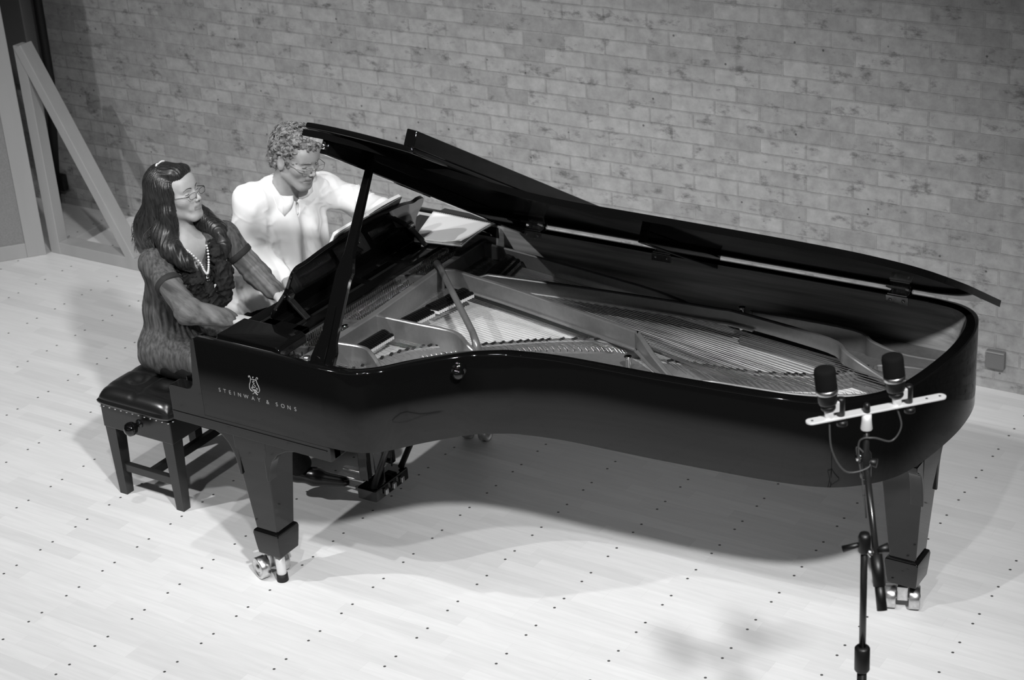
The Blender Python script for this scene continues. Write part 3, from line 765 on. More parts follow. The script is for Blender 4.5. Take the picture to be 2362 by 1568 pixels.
# ---- makers name on the treble arm
def text(body, size, loc, name, extr=.0003, spacing=1.0, italic=0.0):
    cu = bpy.data.curves.new(name, 'FONT'); cu.body = body; cu.size = size; cu.extrude = extr; cu.align_x = 'CENTER'; cu.space_character = spacing
    tmp = bpy.data.objects.new('tmp', cu); C.objects.link(tmp); bpy.context.view_layer.update()
    dg = bpy.context.evaluated_depsgraph_get(); me = bpy.data.meshes.new_from_object(tmp.evaluated_get(dg)); bpy.data.objects.remove(tmp)
    return me
Rt = Matrix.Rotation(math.radians(90), 4, 'X')
XL = [280, 390, 505, 600, 710, 850, 1000, 1125, 1310, 1500, 1625, 1755, 1885]
bmx = bmesh.new()
for ch, X in zip('STEINWAY&SONS', XL):
    me = text(ch, .0225, (0, 0, 0), 'letters', extr=.0002); b2 = bmesh.new(); b2.from_mesh(me)
    xs0 = [v.co.x for v in b2.verts]; mid = (max(xs0)+min(xs0))/2
    for v in b2.verts: v.co.x -= mid
    b2.transform(Matrix.Translation((-1.096+(X-280)/1605*.357, -2.7286, .8135)) @ Rt)
    m3 = bpy.data.meshes.new('t'); b2.to_mesh(m3); bmx.from_mesh(m3); b2.free()
me2 = bpy.data.meshes.new('maker_name')
bmx.to_mesh(me2); me2.materials.append(GOLD); o = bpy.data.objects.new('maker_name', me2); C.objects.link(o); childof(o, piano)
# lyre emblem
mb = MB(); ly = -2.7287
def stroke(pts, r=.0013): mb.tube([(a-.922, ly, b_+.848) for a, b_ in pts], r, 6, squash=1)
for s_ in (-1, 1):
    stroke([(s_*x, z) for x, z in [tuple(q) for q in catmull([(.013, .052), (.016, .040), (.022, .026), (.023, .012), (.015, .003), (.006, .006), (.004, .012)], 4)]], .0017)
    stroke([(s_*x, z) for x, z in [tuple(q) for q in catmull([(.013, .052), (.014, .060), (.018, .064), (.022, .061), (.020, .057)], 4)]], .0014)
    stroke([(s_*x, z) for x, z in [tuple(q) for q in catmull([(.004, .012), (.011, .011), (.014, .017), (.010, .020), (.008, .016)], 4)]], .0012)
stroke([(-.013, .052), (.013, .052)], .0014); stroke([(-.001, .061), (.001, .061)], .0035)
stroke([(-.012, -.008), (-.004, -.003), (0, .004), (.004, -.003), (.012, -.008)], .0022); stroke([(0, -.002), (0, .012)], .002)
stroke([tuple(q) for q in catmull([(.004, .044), (-.003, .046), (-.005, .040), (.002, .035), (-.007, .029), (-.005, .021), (.002, .020), (.006, .027), (.001, .029)], 4)], .0012)
part(mb, 'lyre_emblem', GOLD)

# ================================================================ things on and around the piano
# sheet music standing open on the desk: two page blocks and the cover seen from behind
sm = empty('sheet_music', (-1.06, -1.99, 1.02), 'open music score with grey cover leaning on the piano music desk', 'sheet music')
def leaf(u0, u1, h0, h1, o0, o1, bow=.0, n=8):
    """slightly bowed page block in the desk plane; u = y, h = height along the desk, o = in front of it"""
    vs = []; fs = []
    for i in range(n+1):
        t = i/n; y = u0+(u1-u0)*t; b_ = bow*math.sin(math.pi*t)
        for h in (h0, h1):
            for o_ in (o0, o1): vs.append(dpt(y, h, o_-b_))
    for i in range(n):
        a = i*4; c_ = a+4
        fs += [(a, a+2, c_+2, c_), (a+1, c_+1, c_+3, a+3), (a+2, a+3, c_+3, c_+2), (a, c_, c_+1, a+1)]
    fs += [(0, 1, 3, 2), (n*4, n*4+2, n*4+3, n*4+1)]
    m_ = MB(); m_.add(vs, fs, 0, False); return m_
childof(leaf(-2.195, -1.98, .02, .288, -.0115, -.0095, .0).build('cover', PAPER_G), sm)
childof(leaf(-1.98, -1.765, .02, .292, -.0115, -.0095, .0).build('cover', PAPER_G), sm)
childof(leaf(-2.190, -1.98, .022, .291, -.0235, -.0120, .003).build('pages', PAPER), sm)
childof(leaf(-1.98, -1.770, .022, .295, -.0260, -.0120, .004).build('pages', PAPER), sm)
# faint handwriting on the cover
mb = MB()
def scrawl(y, h, sc, seed):
    r = random.Random(seed); pts = []
    for i in range(26): pts.append(dpt(y+i*.0045*sc, h+.005*sc*math.sin(i*1.7+r.random())+.002*sc*r.random()*i % .004, -.0090))
    mb.tube(catmull(pts, 3), .0006, 4)
scrawl(-1.93, .275, 1.0, 1); scrawl(-1.905, .264, .8, 2)
childof(mb.build('handwriting', INK), sm)
# spiral pad lying open on the bass-side shelf
nb = empty('spiral_notebook', (-.90, -1.50, 1.01), 'white spiral-bound pad lying on the bass side of the piano', 'notebook')
q = [Vector((-.975, -1.632, 1.012)), Vector((-.765, -1.600, 1.012)), Vector((-.772, -1.368, 1.016)), Vector((-1.075, -1.350, 1.016))]
def sheet(z0, z1, curl, grow=0.0, n=14):
    vs = []; fs = []
    for i in range(n+1):
        for j in range(n+1):
            u, v = i/n, j/n; p = (q[0].lerp(q[1], u)).lerp(q[3].lerp(q[2], u), v)
            lift = curl*(math.exp(-((u)**2)/.02)*.3+math.exp(-((1-u)**2+(v)**2)/.06)*1.0)*(1-v)**1.0
            bow = .006*math.sin(math.pi*(1-v))*(1 if z1 > .004 else 0)
            for z in (z0, z1): vs.append(p+Vector((0, 0, z+lift+bow*u)))
    def id_(i, j, k_): return (i*(n+1)+j)*2+k_
    for i in range(n):
        for j in range(n):
            fs.append((id_(i, j, 1), id_(i+1, j, 1), id_(i+1, j+1, 1), id_(i, j+1, 1))); fs.append((id_(i, j, 0), id_(i, j+1, 0), id_(i+1, j+1, 0), id_(i+1, j, 0)))
    for i in range(n):
        fs.append((id_(i, 0, 0), id_(i+1, 0, 0), id_(i+1, 0, 1), id_(i, 0, 1))); fs.append((id_(i, n, 0), id_(i, n, 1), id_(i+1, n, 1), id_(i+1, n, 0)))
        fs.append((id_(0, i, 0), id_(0, i, 1), id_(0, i+1, 1), id_(0, i+1, 0))); fs.append((id_(n, i, 0), id_(n, i+1, 0), id_(n, i+1, 1), id_(n, i, 1)))
    m_ = MB(); m_.add(vs, fs); return m_
childof(sheet(.0, .008, .0).build('page_block', PAPER), nb)
childof(sheet(.009, .010, .006).build('page', PAPER), nb)
childof(sheet(.0115, .0123, .014).build('page', PAPER), nb)
mb = MB()
for i in range(30):
    c_ = q[3].lerp(q[2], (i+.5)/30); t = (q[2]-q[3]).normalized(); s_ = Vector((-t.y, t.x, 0))
    mb.tube([c_+s_*(.006*math.cos(a))+Vector((0, 0, .008+.008*math.sin(a)))+t*.002*(a/6.28) for a in [k_*math.pi/6 for k_ in range(12)]], .0011, 5, closed=True)
childof(mb.build('spiral', DARK), nb)
cv = MB().prism([(-1.075, -1.348), (-.772, -1.366), (-.765, -1.300), (-1.065, -1.283)], 1.0115, 1.0175)
childof(cv.build('folded_cover', mat('pad_cover', .02, .35)), nb)

# ---------------------------------------------------------------- piano bench
bn = empty('piano_bench', (-1.84, -2.215, 0), 'black adjustable piano bench with buttoned leather seat under the woman', 'bench')
BX0, BX1, BY0, BY1 = -2.045, -1.655, -2.475, -1.945
mb = MB(); bx, by = (BX0+BX1)/2, (BY0+BY1)/2; hx, hy = .205, .275; n1, n2 = 40, 56
vs = []; 
btn = [(bx+dx, by+dy) for dx in (-.075, .075) for dy in (-.14, 0, .14)]
def cush(u, v):
    """u,v in -1..1 -> top surface"""
    x = bx+u*hx*(1-.06*abs(v)**8); y = by+v*hy*(1-.045*abs(u)**8); e = (1-abs(u)**6)*(1-abs(v)**8); z = .458+.060*max(e, 0)**.5
    for (qx, qy) in btn:
        r_ = math.hypot(x-qx, y-qy); z -= .028*math.exp(-(r_/.032)**2)
    dx = abs(x-bx); z -= .0085*math.exp(-((dx)/.010)**2)*(1-abs(v)**8)
    for k_ in (-.07, .07): z -= .0085*math.exp(-((y-by-k_)/.010)**2)*(1-abs(u)**8)
    for k_ in (-.21, .21): z -= .006*math.exp(-((y-by-k_)/.012)**2)*(1-abs(u)**8)
    return Vector((x, y, z))
for i in range(n1+1):
    for j in range(n2+1):
        u = math.sin(math.pi/2*(2*i/n1-1)); v = math.sin(math.pi/2*(2*j/n2-1)); vs.append(cush(u, v))
fs = [(i*(n2+1)+j, (i+1)*(n2+1)+j, (i+1)*(n2+1)+j+1, i*(n2+1)+j+1) for i in range(n1) for j in range(n2)]
edge_ = [i*(n2+1) for i in range(n1+1)]+[n1*(n2+1)+j for j in range(1, n2+1)]+[i*(n2+1)+n2 for i in range(n1-1, -1, -1)]+[j for j in range(n2-1, 0, -1)]
b0 = len(vs); nE = len(edge_)
for lvl, (gr, z) in enumerate(((.007, .452), (.006, .443), (-.003, .435))):
    for k_ in edge_:
        p = vs[k_]; dx = (p.x-bx)/hx; dy = (p.y-by)/hy; vs.append(Vector((p.x+gr*dx, p.y+gr*dy, z)))
for lvl in range(3):
    for t in range(nE):
        a = edge_[t] if lvl == 0 else b0+(lvl-1)*nE+t; b_ = edge_[(t+1) % nE] if lvl == 0 else b0+(lvl-1)*nE+(t+1) % nE
        fs.append((a, b_, b0+lvl*nE+(t+1) % nE, b0+lvl*nE+t))
mb.add(vs, fs); cu_ = childof(mb.build('cushion', LEATH), bn); cu_['label'] = 'buttoned black leather cushion'
mb = MB()
for (qx, qy) in btn: mb.lathe([(.010, .474), (.010, .478), (.006, .481), (.001, .482)], (qx, qy, 0), n=12)
childof(mb.build('cushion_buttons', LEATH), bn)
childof(MB().box((bx, by, .378), (.385, .52, .105), 0, None, .004).build('frame', BENCHW), bn)
lm = MB()
for z0, z1, w0, w1 in ((0, .335, .040, .058),):
    vs = [(-w0/2, -w0/2, 0), (w0/2, -w0/2, 0), (w0/2, w0/2, 0), (-w0/2, w0/2, 0), (-w1/2, -w1/2, z1), (w1/2, -w1/2, z1), (w1/2, w1/2, z1), (-w1/2, w1/2, z1)]
    lm.add(vs, [(3, 2, 1, 0), (4, 5, 6, 7), (0, 1, 5, 4), (1, 2, 6, 5), (2, 3, 7, 6), (3, 0, 4, 7)], 0, False)
legm = lm.mesh('bench_leg', BENCHW)
LGX, LGY = (-2.012, -1.692), (-2.435, -1.99)
for x in LGX:
    for y in LGY:
        o = bpy.data.objects.new('leg', legm); C.objects.link(o); o.location = (x, y, 0); childof(o, bn)
for y in LGY: childof(MB().box((bx, y, .130), (.29, .026, .036), 0, None, .002).build('stretcher', BENCHW), bn)
childof(MB().box((bx, (LGY[0]+LGY[1])/2, .130), (.026, .43, .036), 0, None, .002).build('stretcher', BENCHW), bn)
nm = MB().lathe([(.0052, 0), (.0052, .002), (.0035, .0045), (.0008, .0058)], n=8)
MYn = Matrix.Rotation(math.radians(90), 3, 'X'); q_ = MB()
for i in range(12): q_.add([MYn @ Vector(v)+Vector((-2.02+i*.0325, BY0+.0045, .4265)) for v in nm.v], nm.f)
for i in range(16): q_.add([Matrix.Rotation(math.radians(90), 3, 'Y') @ Vector(v)+Vector((BX1-.002, -2.45+i*.0325, .4265)) for v in nm.v], nm.f)
childof(q_.build('nail_heads', CHROME), bn)
for sgn, yb in ((-1, BY0), (1, BY1)):
    kb = MB().lathe([(.020, 0), (.018, .006), (.011, .010), (.011, .022), (.018, .028), (.027, .038), (.030, .052), (.027, .066), (.016, .077), (.003, .081)], (0, 0, 0), 'y', 28)
    kb.v = [(a+bx+.02, b_*sgn+yb-.006*sgn, c_+.385) for a, b_, c_ in kb.v]; childof(kb.build('height_knob', LAC), bn)

# the man's low stool, mostly hidden behind the bench
st = empty('stool', (-1.95, -1.58, 0), 'plain black stool under the man in white shirt', 'stool')
childof(MB().box((-1.95, -1.58, .455), (.40, .38, .05), 0, None, .012).build('seat', LEATH), st)
for x in (-2.11, -1.79):
    for y in (-1.73, -1.43): childof(MB().box((x, y, .216), (.04, .04, .432), 0, None, .003).build('leg', BENCHW), st)

# ---------------------------------------------------------------- microphone stand with stereo bar
MXB, MYB = 1.708, -3.405     # pole foot
sd = empty('microphone_stand', (MXB, MYB, 0), 'black microphone stand in front of the piano tail carrying a pale bar', 'stand')
def S(mb, name, m, **k_): return childof(mb.build(name, m, **k_), sd)
S(MB().tube([(MXB, MYB, .05), (MXB, MYB, .99)], .0125, 16), 'lower_pole', STANDB)
S(MB().lathe([(.017, .93), (.020, .935), (.020, 1.00), (.016, 1.005)], (MXB, MYB, 0), n=20), 'clutch', MICB)
S(MB().tube([(MXB, MYB, .95), (MXB, MYB, 1.325)], .009, 14), 'upper_pole', STANDB)
# pivot and boom hanging nearly upright beside the pole
bo = Vector((.026, .018, 0))
T0 = Vector((1.682, -3.300, 1.592)); Pb = Vector((1.672, -3.325, 1.475))
S(MB().lathe([(.013, 1.290), (.016, 1.295), (.016, 1.335), (.012, 1.345)], (MXB, MYB, 0), n=18), 'swivel', MICB)
bt = Vector((1.672, -3.318, 1.500)); bb = Vector((1.778, -3.452, 1.165))
mb = MB().tube([bt, bb], .0085, 14); S(mb, 'boom', STANDB)
dv = (bb-bt).normalized()
S(MB().tube([bt+dv*.235, bt+dv*.315], .016, 14), 'boom_clamp', MICB)
S(MB().tube([bb-dv*.075, bb], [.0125, .0135], 14), 'counterweight', MICB)
kp = bt+dv*.225
S(MB().tube([kp, kp+Vector((.030, .012, .010))], [.006, .013], 12), 'wing_knob', MICB)
S(MB().tube([Vector((MXB, MYB, 1.31)), kp+dv*.03], .008, 10), 'swivel_link', CHROME)
S(MB().tube([(MXB-.008, MYB, 1.312), (MXB-.05, MYB-.018, 1.295)], [.006, .009], 12), 'wing_knob', MICB)
S(MB().lathe([(.011, 1.45), (.014, 1.455), (.014, 1.52), (.008, 1.53), (.007, 1.60)], (bt.x, bt.y, 0), n=16), 'stand_head', STANDB)
S(MB().tube([(bt.x, bt.y, 1.50), (bt.x+.028, bt.y+.004, 1.498)], [.006, .012], 12), 'wing_knob', MICB)
S(MB().tube([(bt.x, bt.y, 1.515), (bt.x-.022, bt.y-.010, 1.508)], [.005, .009], 12), 'wing_knob', CHROME)
S(MB().lathe([(.014, 1.590), (.015, 1.592), (.0125, 1.615), (.0120, 1.632)], (bt.x, bt.y, 0), n=18), 'thread_adapter', ALU)
for a in (25, 145, 265):
    v = Vector((math.cos(math.radians(a)), math.sin(math.radians(a)), 0))
    S(MB().tube([Vector((MXB, MYB, .16)), Vector((MXB, MYB, .10))+v*.12, Vector((MXB, MYB, .012))+v*.33], .009, 10), 'leg', STANDB)
# the bar
Ba, Bb = Vector((1.560, -3.430, 1.636)), Vector((1.812, -3.150, 1.636))
bdir = (Bb-Ba).normalized(); bl = (Bb-Ba).length; bs = Vector((-bdir.y, bdir.x, 0)); MBm = Matrix((bdir, bs, Vector((0, 0, 1)))).transposed()
pl_ = [(0, 0)]; rr = .0145
poly = [(math.cos(a)*rr+bl/2-rr, math.sin(a)*rr) for a in [math.radians(t) for t in range(-90, 91, 15)]]+[(-math.cos(a)*rr-bl/2+rr, -math.sin(a)*rr) for a in [math.radians(t) for t in range(-90, 91, 15)]]
mid = (Ba+Bb)/2
bar = MB().prism(poly, -.0025, .0025, 0, 'z', MBm); bar.v = [tuple(Vector(v)+mid) for v in bar.v]
sb_ = empty('stereo_bar', mid, 'pale slotted metal bar on top of the microphone stand', 'stereo bar')
childof(bar.build('bar', ALU, bevel=.0008), sb_)
mb = MB()
for u in (-bl/2+.016, bl/2-.016, bl/2-.052): mb.lathe([(.0035, .0026), (.0035, .0030)], mid+bdir*u, n=10)
childof(mb.build('slot_holes', DARK), sb_)
childof(MB().lathe([(.0085, .0025), (.0085, .020), (.006, .026), (.003, .028)], (bt.x, bt.y, 1.636), n=18).build('centre_bolt', MICB), sb_)
def mic(c, lab, tilt):
    """large windscreened microphone standing on the bar; c = foot on the bar"""
    e = empty('microphone', c, lab, 'microphone', 'microphones on the pale bar')
    ax_ = tilt.to_track_quat('Z', 'Y').to_matrix()
    def K(prof, name, m, n=28):
        q = MB().lathe(prof, n=n); q.v = [tuple(ax_ @ Vector(v)+c) for v in q.v]; return childof(q.build(name, m), e)
    K([(.0105, .0), (.0115, .002), (.0115, .022), (.010, .024)], 'connector', ALU)
    K([(.016, .022), (.0185, .025), (.019, .032), (.0165, .034), (.0165, .036), (.0215, .038), (.0240, .044), (.0245, .066), (.0240, .068)], 'body', MICB)
    K([(.0250, .066), (.0275, .068), (.0275, .078), (.0250, .080)], 'ring', BRASS)
    K([(.0262, .078), (.0270, .084), (.0270, .124), (.0255, .132), (.020, .135), (.002, .136)], 'windscreen', FELT_B)
    # clip post beside it
    q = MB().lathe([(.0105, -.012), (.0105, .044), (.009, .048), (.002, .049)], c+bdir*.030+Vector((0, 0, .0)), n=18)
    childof(q.build('clip_post', MICB), e)
    q = MB().box(c+bdir*.017+Vector((0, 0, .028)), (.028, .016, .030), 0, MBm, .003); childof(q.build('clip', ALU), e)
    q = MB().lathe([(.004, -.030), (.014, -.028), (.014, -.018), (.010, -.014)], c+bdir*.034, n=16); childof(q.build('clip_screw', MICB), e)
    return e
mA = mid+bdir*(-bl/2+.062)+Vector((0, 0, .0025)); mB_ = mid+bdir*(bl/2-.132)+Vector((0, 0, .0025))
mic(mA, 'left black microphone with brass ring, lower on the pale bar', Vector((-.10, -.02, 1)))
mic(mB_, 'right black microphone with brass ring, nearer the far end of pale bar', Vector((-.12, -.02, 1)))
def cable(pts, name, lab): return tag(MB().tube(catmull(pts, 8), .0022, 8).build(name, CABLE), lab, 'cable')
cable([mA+Vector((0, 0, -.012)), mA+Vector((.01, -.004, -.09)), mA+Vector((.04, .02, -.155)), mA+Vector((.085, .06, -.145)), Vector((bt.x-.02, bt.y-.012, 1.54)), Vector((bt.x-.004, bt.y-.014, 1.46)), Vector((bt.x+.02, bt.y-.04, 1.36))],
      'microphone_cable', 'thin cable looping down from left microphone to the stand')
cable([mB_+Vector((0, 0, -.012)), mB_+Vector((.012, .0, -.06)), mB_+Vector((-.005, -.02, -.095)), Vector((bt.x+.02, bt.y+.0, 1.57)), Vector((bt.x-.012, bt.y-.014, 1.56)), Vector((bt.x-.01, bt.y-.016, 1.50))],
      'microphone_cable', 'thin cable looping down from right microphone to the stand')

# ================================================================ people: surfaces grown from blended volumes
def V(*a): return np.array(a, dtype=np.float64)
def sph(c, r): c = V(*c); return lambda P: np.linalg.norm(P-c, axis=-1)-r
def cap(a, b_, ra, rb_=None):
    a = V(*a); b_ = V(*b_); rb_ = ra if rb_ is None else rb_; ab = b_-a; L2 = ab@ab
    def f(P):
        pa = P-a; h = np.clip((pa@ab)/L2, 0, 1); return np.linalg.norm(pa-h[..., None]*ab, axis=-1)-(ra+(rb_-ra)*h)
    return f
def ell(c, r, Rm=None):
    c = V(*c); r = V(*r)
    def f(P):
        q = P-c
        if Rm is not None: q = q@Rm
        k0 = np.linalg.norm(q/r, axis=-1); k1 = np.linalg.norm(q/(r*r), axis=-1)
        return k0*(k0-1)/np.maximum(k1, 1e-9)
    return f
def chain(pts, rs): return [cap(pts[i], pts[i+1], rs[i], rs[i+1]) for i in range(len(pts)-1)]
class Vol:
    def __init__(s): s.ops = []; s.disp = None
    def u(s, f, k=.02):
        for g in (f if isinstance(f, list) else [f]): s.ops.append(('u', g, k))
        return s
    def sub(s, f, k=.01): s.ops.append(('s', f, k)); return s
    def __call__(s, P):
        d_ = None; ops = s.ops
        if P.ndim == 2 and len(P) > 500:
            lo_, hi_ = P.min(0), P.max(0); R_ = np.linalg.norm(hi_-lo_)/2
            if R_ < .20:
                c_ = ((lo_+hi_)/2)[None]; ops = [o for o in ops if float(o[1](c_)[0]) < R_*1.25+.05+o[2]]
                if not ops: return np.full(len(P), 1.0)
        for op, f, k in ops:
            if d_ is None and op == 's': continue
            e = f(P)
            if d_ is None: d_ = e; continue
            if op == 'u':
                h = np.clip(.5+.5*(e-d_)/k, 0, 1); d_ = e*(1-h)+d_*h-k*h*(1-h)
                # smin of d_ and e
            else:
                h = np.clip(.5-.5*(e+d_)/k, 0, 1); d_ = d_*(1-h)+(-e)*h+k*h*(1-h)
        if s.disp is not None: d_ = d_+s.disp(P)
        return d_
def surf(fn, lo, hi, h=.004, B=8):
    """sparse surface nets"""
    lo = V(*lo); hi = V(*hi); nb = np.ceil((hi-lo)/(h*B)).astype(int)
    I, J, K = np.meshgrid(*[np.arange(n) for n in nb], indexing='ij'); blk = np.stack([I, J, K], -1).reshape(-1, 3)
    ctr = lo+(blk+.5)*h*B; dd = np.concatenate([fn(c_) for c_ in np.array_split(ctr, max(1, len(ctr)//60000))])
    blk = blk[np.abs(dd) < h*B*.95+.012]; q4 = blk//4; blk = blk[np.lexsort((q4[:, 2], q4[:, 1], q4[:, 0]))]
    g = np.arange(B+1); gx, gy, gz = np.meshgrid(g, g, g, indexing='ij'); off = np.stack([gx, gy, gz], -1)
    keys = []; vpos = []; quads = []
    NB = nb*B+2
    def key(c_): return (c_[..., 0].astype(np.int64)*NB[1]+c_[..., 1])*NB[2]+c_[..., 2]
    E = []
    for bs in np.array_split(blk, max(1, len(blk)//56)):
        idx = bs[:, None, None, None, :]*B+off
        D = fn(lo+idx.reshape(-1, 3)*h).reshape(len(bs), B+1, B+1, B+1)
        S_ = D < 0
        c8 = [(a, b_, c_) for a in (0, 1) for b_ in (0, 1) for c_ in (0, 1)]
        cs = np.stack([S_[:, a:a+B, b_:b_+B, c_:c_+B] for a, b_, c_ in c8], -1)
        act = cs.any(-1) & ~cs.all(-1)
        w_ = np.argwhere(act)
        if len(w_):
            dv = np.stack([D[w_[:, 0], w_[:, 1]+a, w_[:, 2]+b_, w_[:, 3]+c_] for a, b_, c_ in c8], -1)
            co = np.array(c8, float); acc = np.zeros((len(w_), 3)); cnt = np.zeros(len(w_))
            for i in range(8):
                for j in range(i+1, 8):
                    if np.abs(co[i]-co[j]).sum() != 1: continue
                    m_ = (dv[:, i] < 0) != (dv[:, j] < 0); t = np.where(m_, dv[:, i]/np.where(m_, dv[:, i]-dv[:, j], 1), 0)
                    acc += np.where(m_[:, None], co[i]+(co[j]-co[i])*t[:, None], 0); cnt += m_
            cell = bs[w_[:, 0]]*B+w_[:, 1:]
            keys.append(key(cell)); vpos.append(lo+(cell+acc/cnt[:, None])*h)
        for ax_ in range(3):
            sl = [slice(0, B)]*3; s2 = list(sl); s2[ax_] = slice(1, B+1)
            a = S_[(slice(None), *sl)]; b_ = S_[(slice(None), *s2)]
            w_ = np.argwhere(a != b_)
            if len(w_):
                cell = bs[w_[:, 0]]*B+w_[:, 1:]; E.append((ax_, cell, a[tuple(w_.T)]))
    keys = np.concatenate(keys); vpos = np.concatenate(vpos); o_ = np.argsort(keys); keys = keys[o_]; vpos = vpos[o_]
    F = []
    for ax_, cell, ins in E:
        u_, v_ = [(1, 2), (2, 0), (0, 1)][ax_]; ids = []; ok = np.ones(len(cell), bool)
        for du, dv_ in ((0, 0), (1, 0), (1, 1), (0, 1)):
            c_ = cell.copy(); c_[:, u_] -= du; c_[:, v_] -= dv_; k_ = key(c_); p = np.clip(np.searchsorted(keys, k_), 0, len(keys)-1); ok &= keys[p] == k_; ids.append(p)
        q = np.stack(ids, -1); q[~ins] = q[~ins][:, ::-1]; F.append(q[ok])
    return vpos, np.concatenate(F)
def volobj(name, fn, lo, hi, h, m, parent, mats=None, matfn=None, smooth_it=0):
    vp, F = surf(fn, lo, hi, h)
    me = bpy.data.meshes.new(name); me.from_pydata(vp.tolist(), [], F.tolist())
    for x in (mats or [m]): me.materials.append(x)
    me.polygons.foreach_set('use_smooth', [True]*len(me.polygons))
    if matfn is not None:
        cen = vp[F].mean(1); me.polygons.foreach_set('material_index', matfn(cen).astype(int).tolist())
    me.update(); o = bpy.data.objects.new(name, me); C.objects.link(o); childof(o, parent)
    if smooth_it:
        s_ = o.modifiers.new('s', 'SMOOTH'); s_.factor = .5; s_.iterations = smooth_it
    return o
def wn(P, f, seed=0):
    """cheap smooth noise about -1..1"""
    r = np.random.RandomState(seed); out = 0; a = 1
    for i in range(4):
        A = r.normal(size=(3, 3))*f; ph = r.uniform(0, 6, 3); q = P@A+ph
        out = out+a*np.sin(q[..., 0]+1.3*np.sin(q[..., 1]+q[..., 2]*.7)); f *= 1.9; a *= .55
    return out/1.9
def frame(yaw, pitch, roll=0.0):
    """head frame: x forward, y left, z up ; returns 3x3 columns"""
    cy, sy = math.cos(yaw), math.sin(yaw); f = V(cy*math.cos(pitch), sy*math.cos(pitch), math.sin(pitch)); l = V(-sy, cy, 0); u = np.cross(f, l)
    l2 = l*math.cos(roll)+u*math.sin(roll); u2_ = -l*math.sin(roll)+u*math.cos(roll)
    return np.stack([f, l2, u2_], 1)

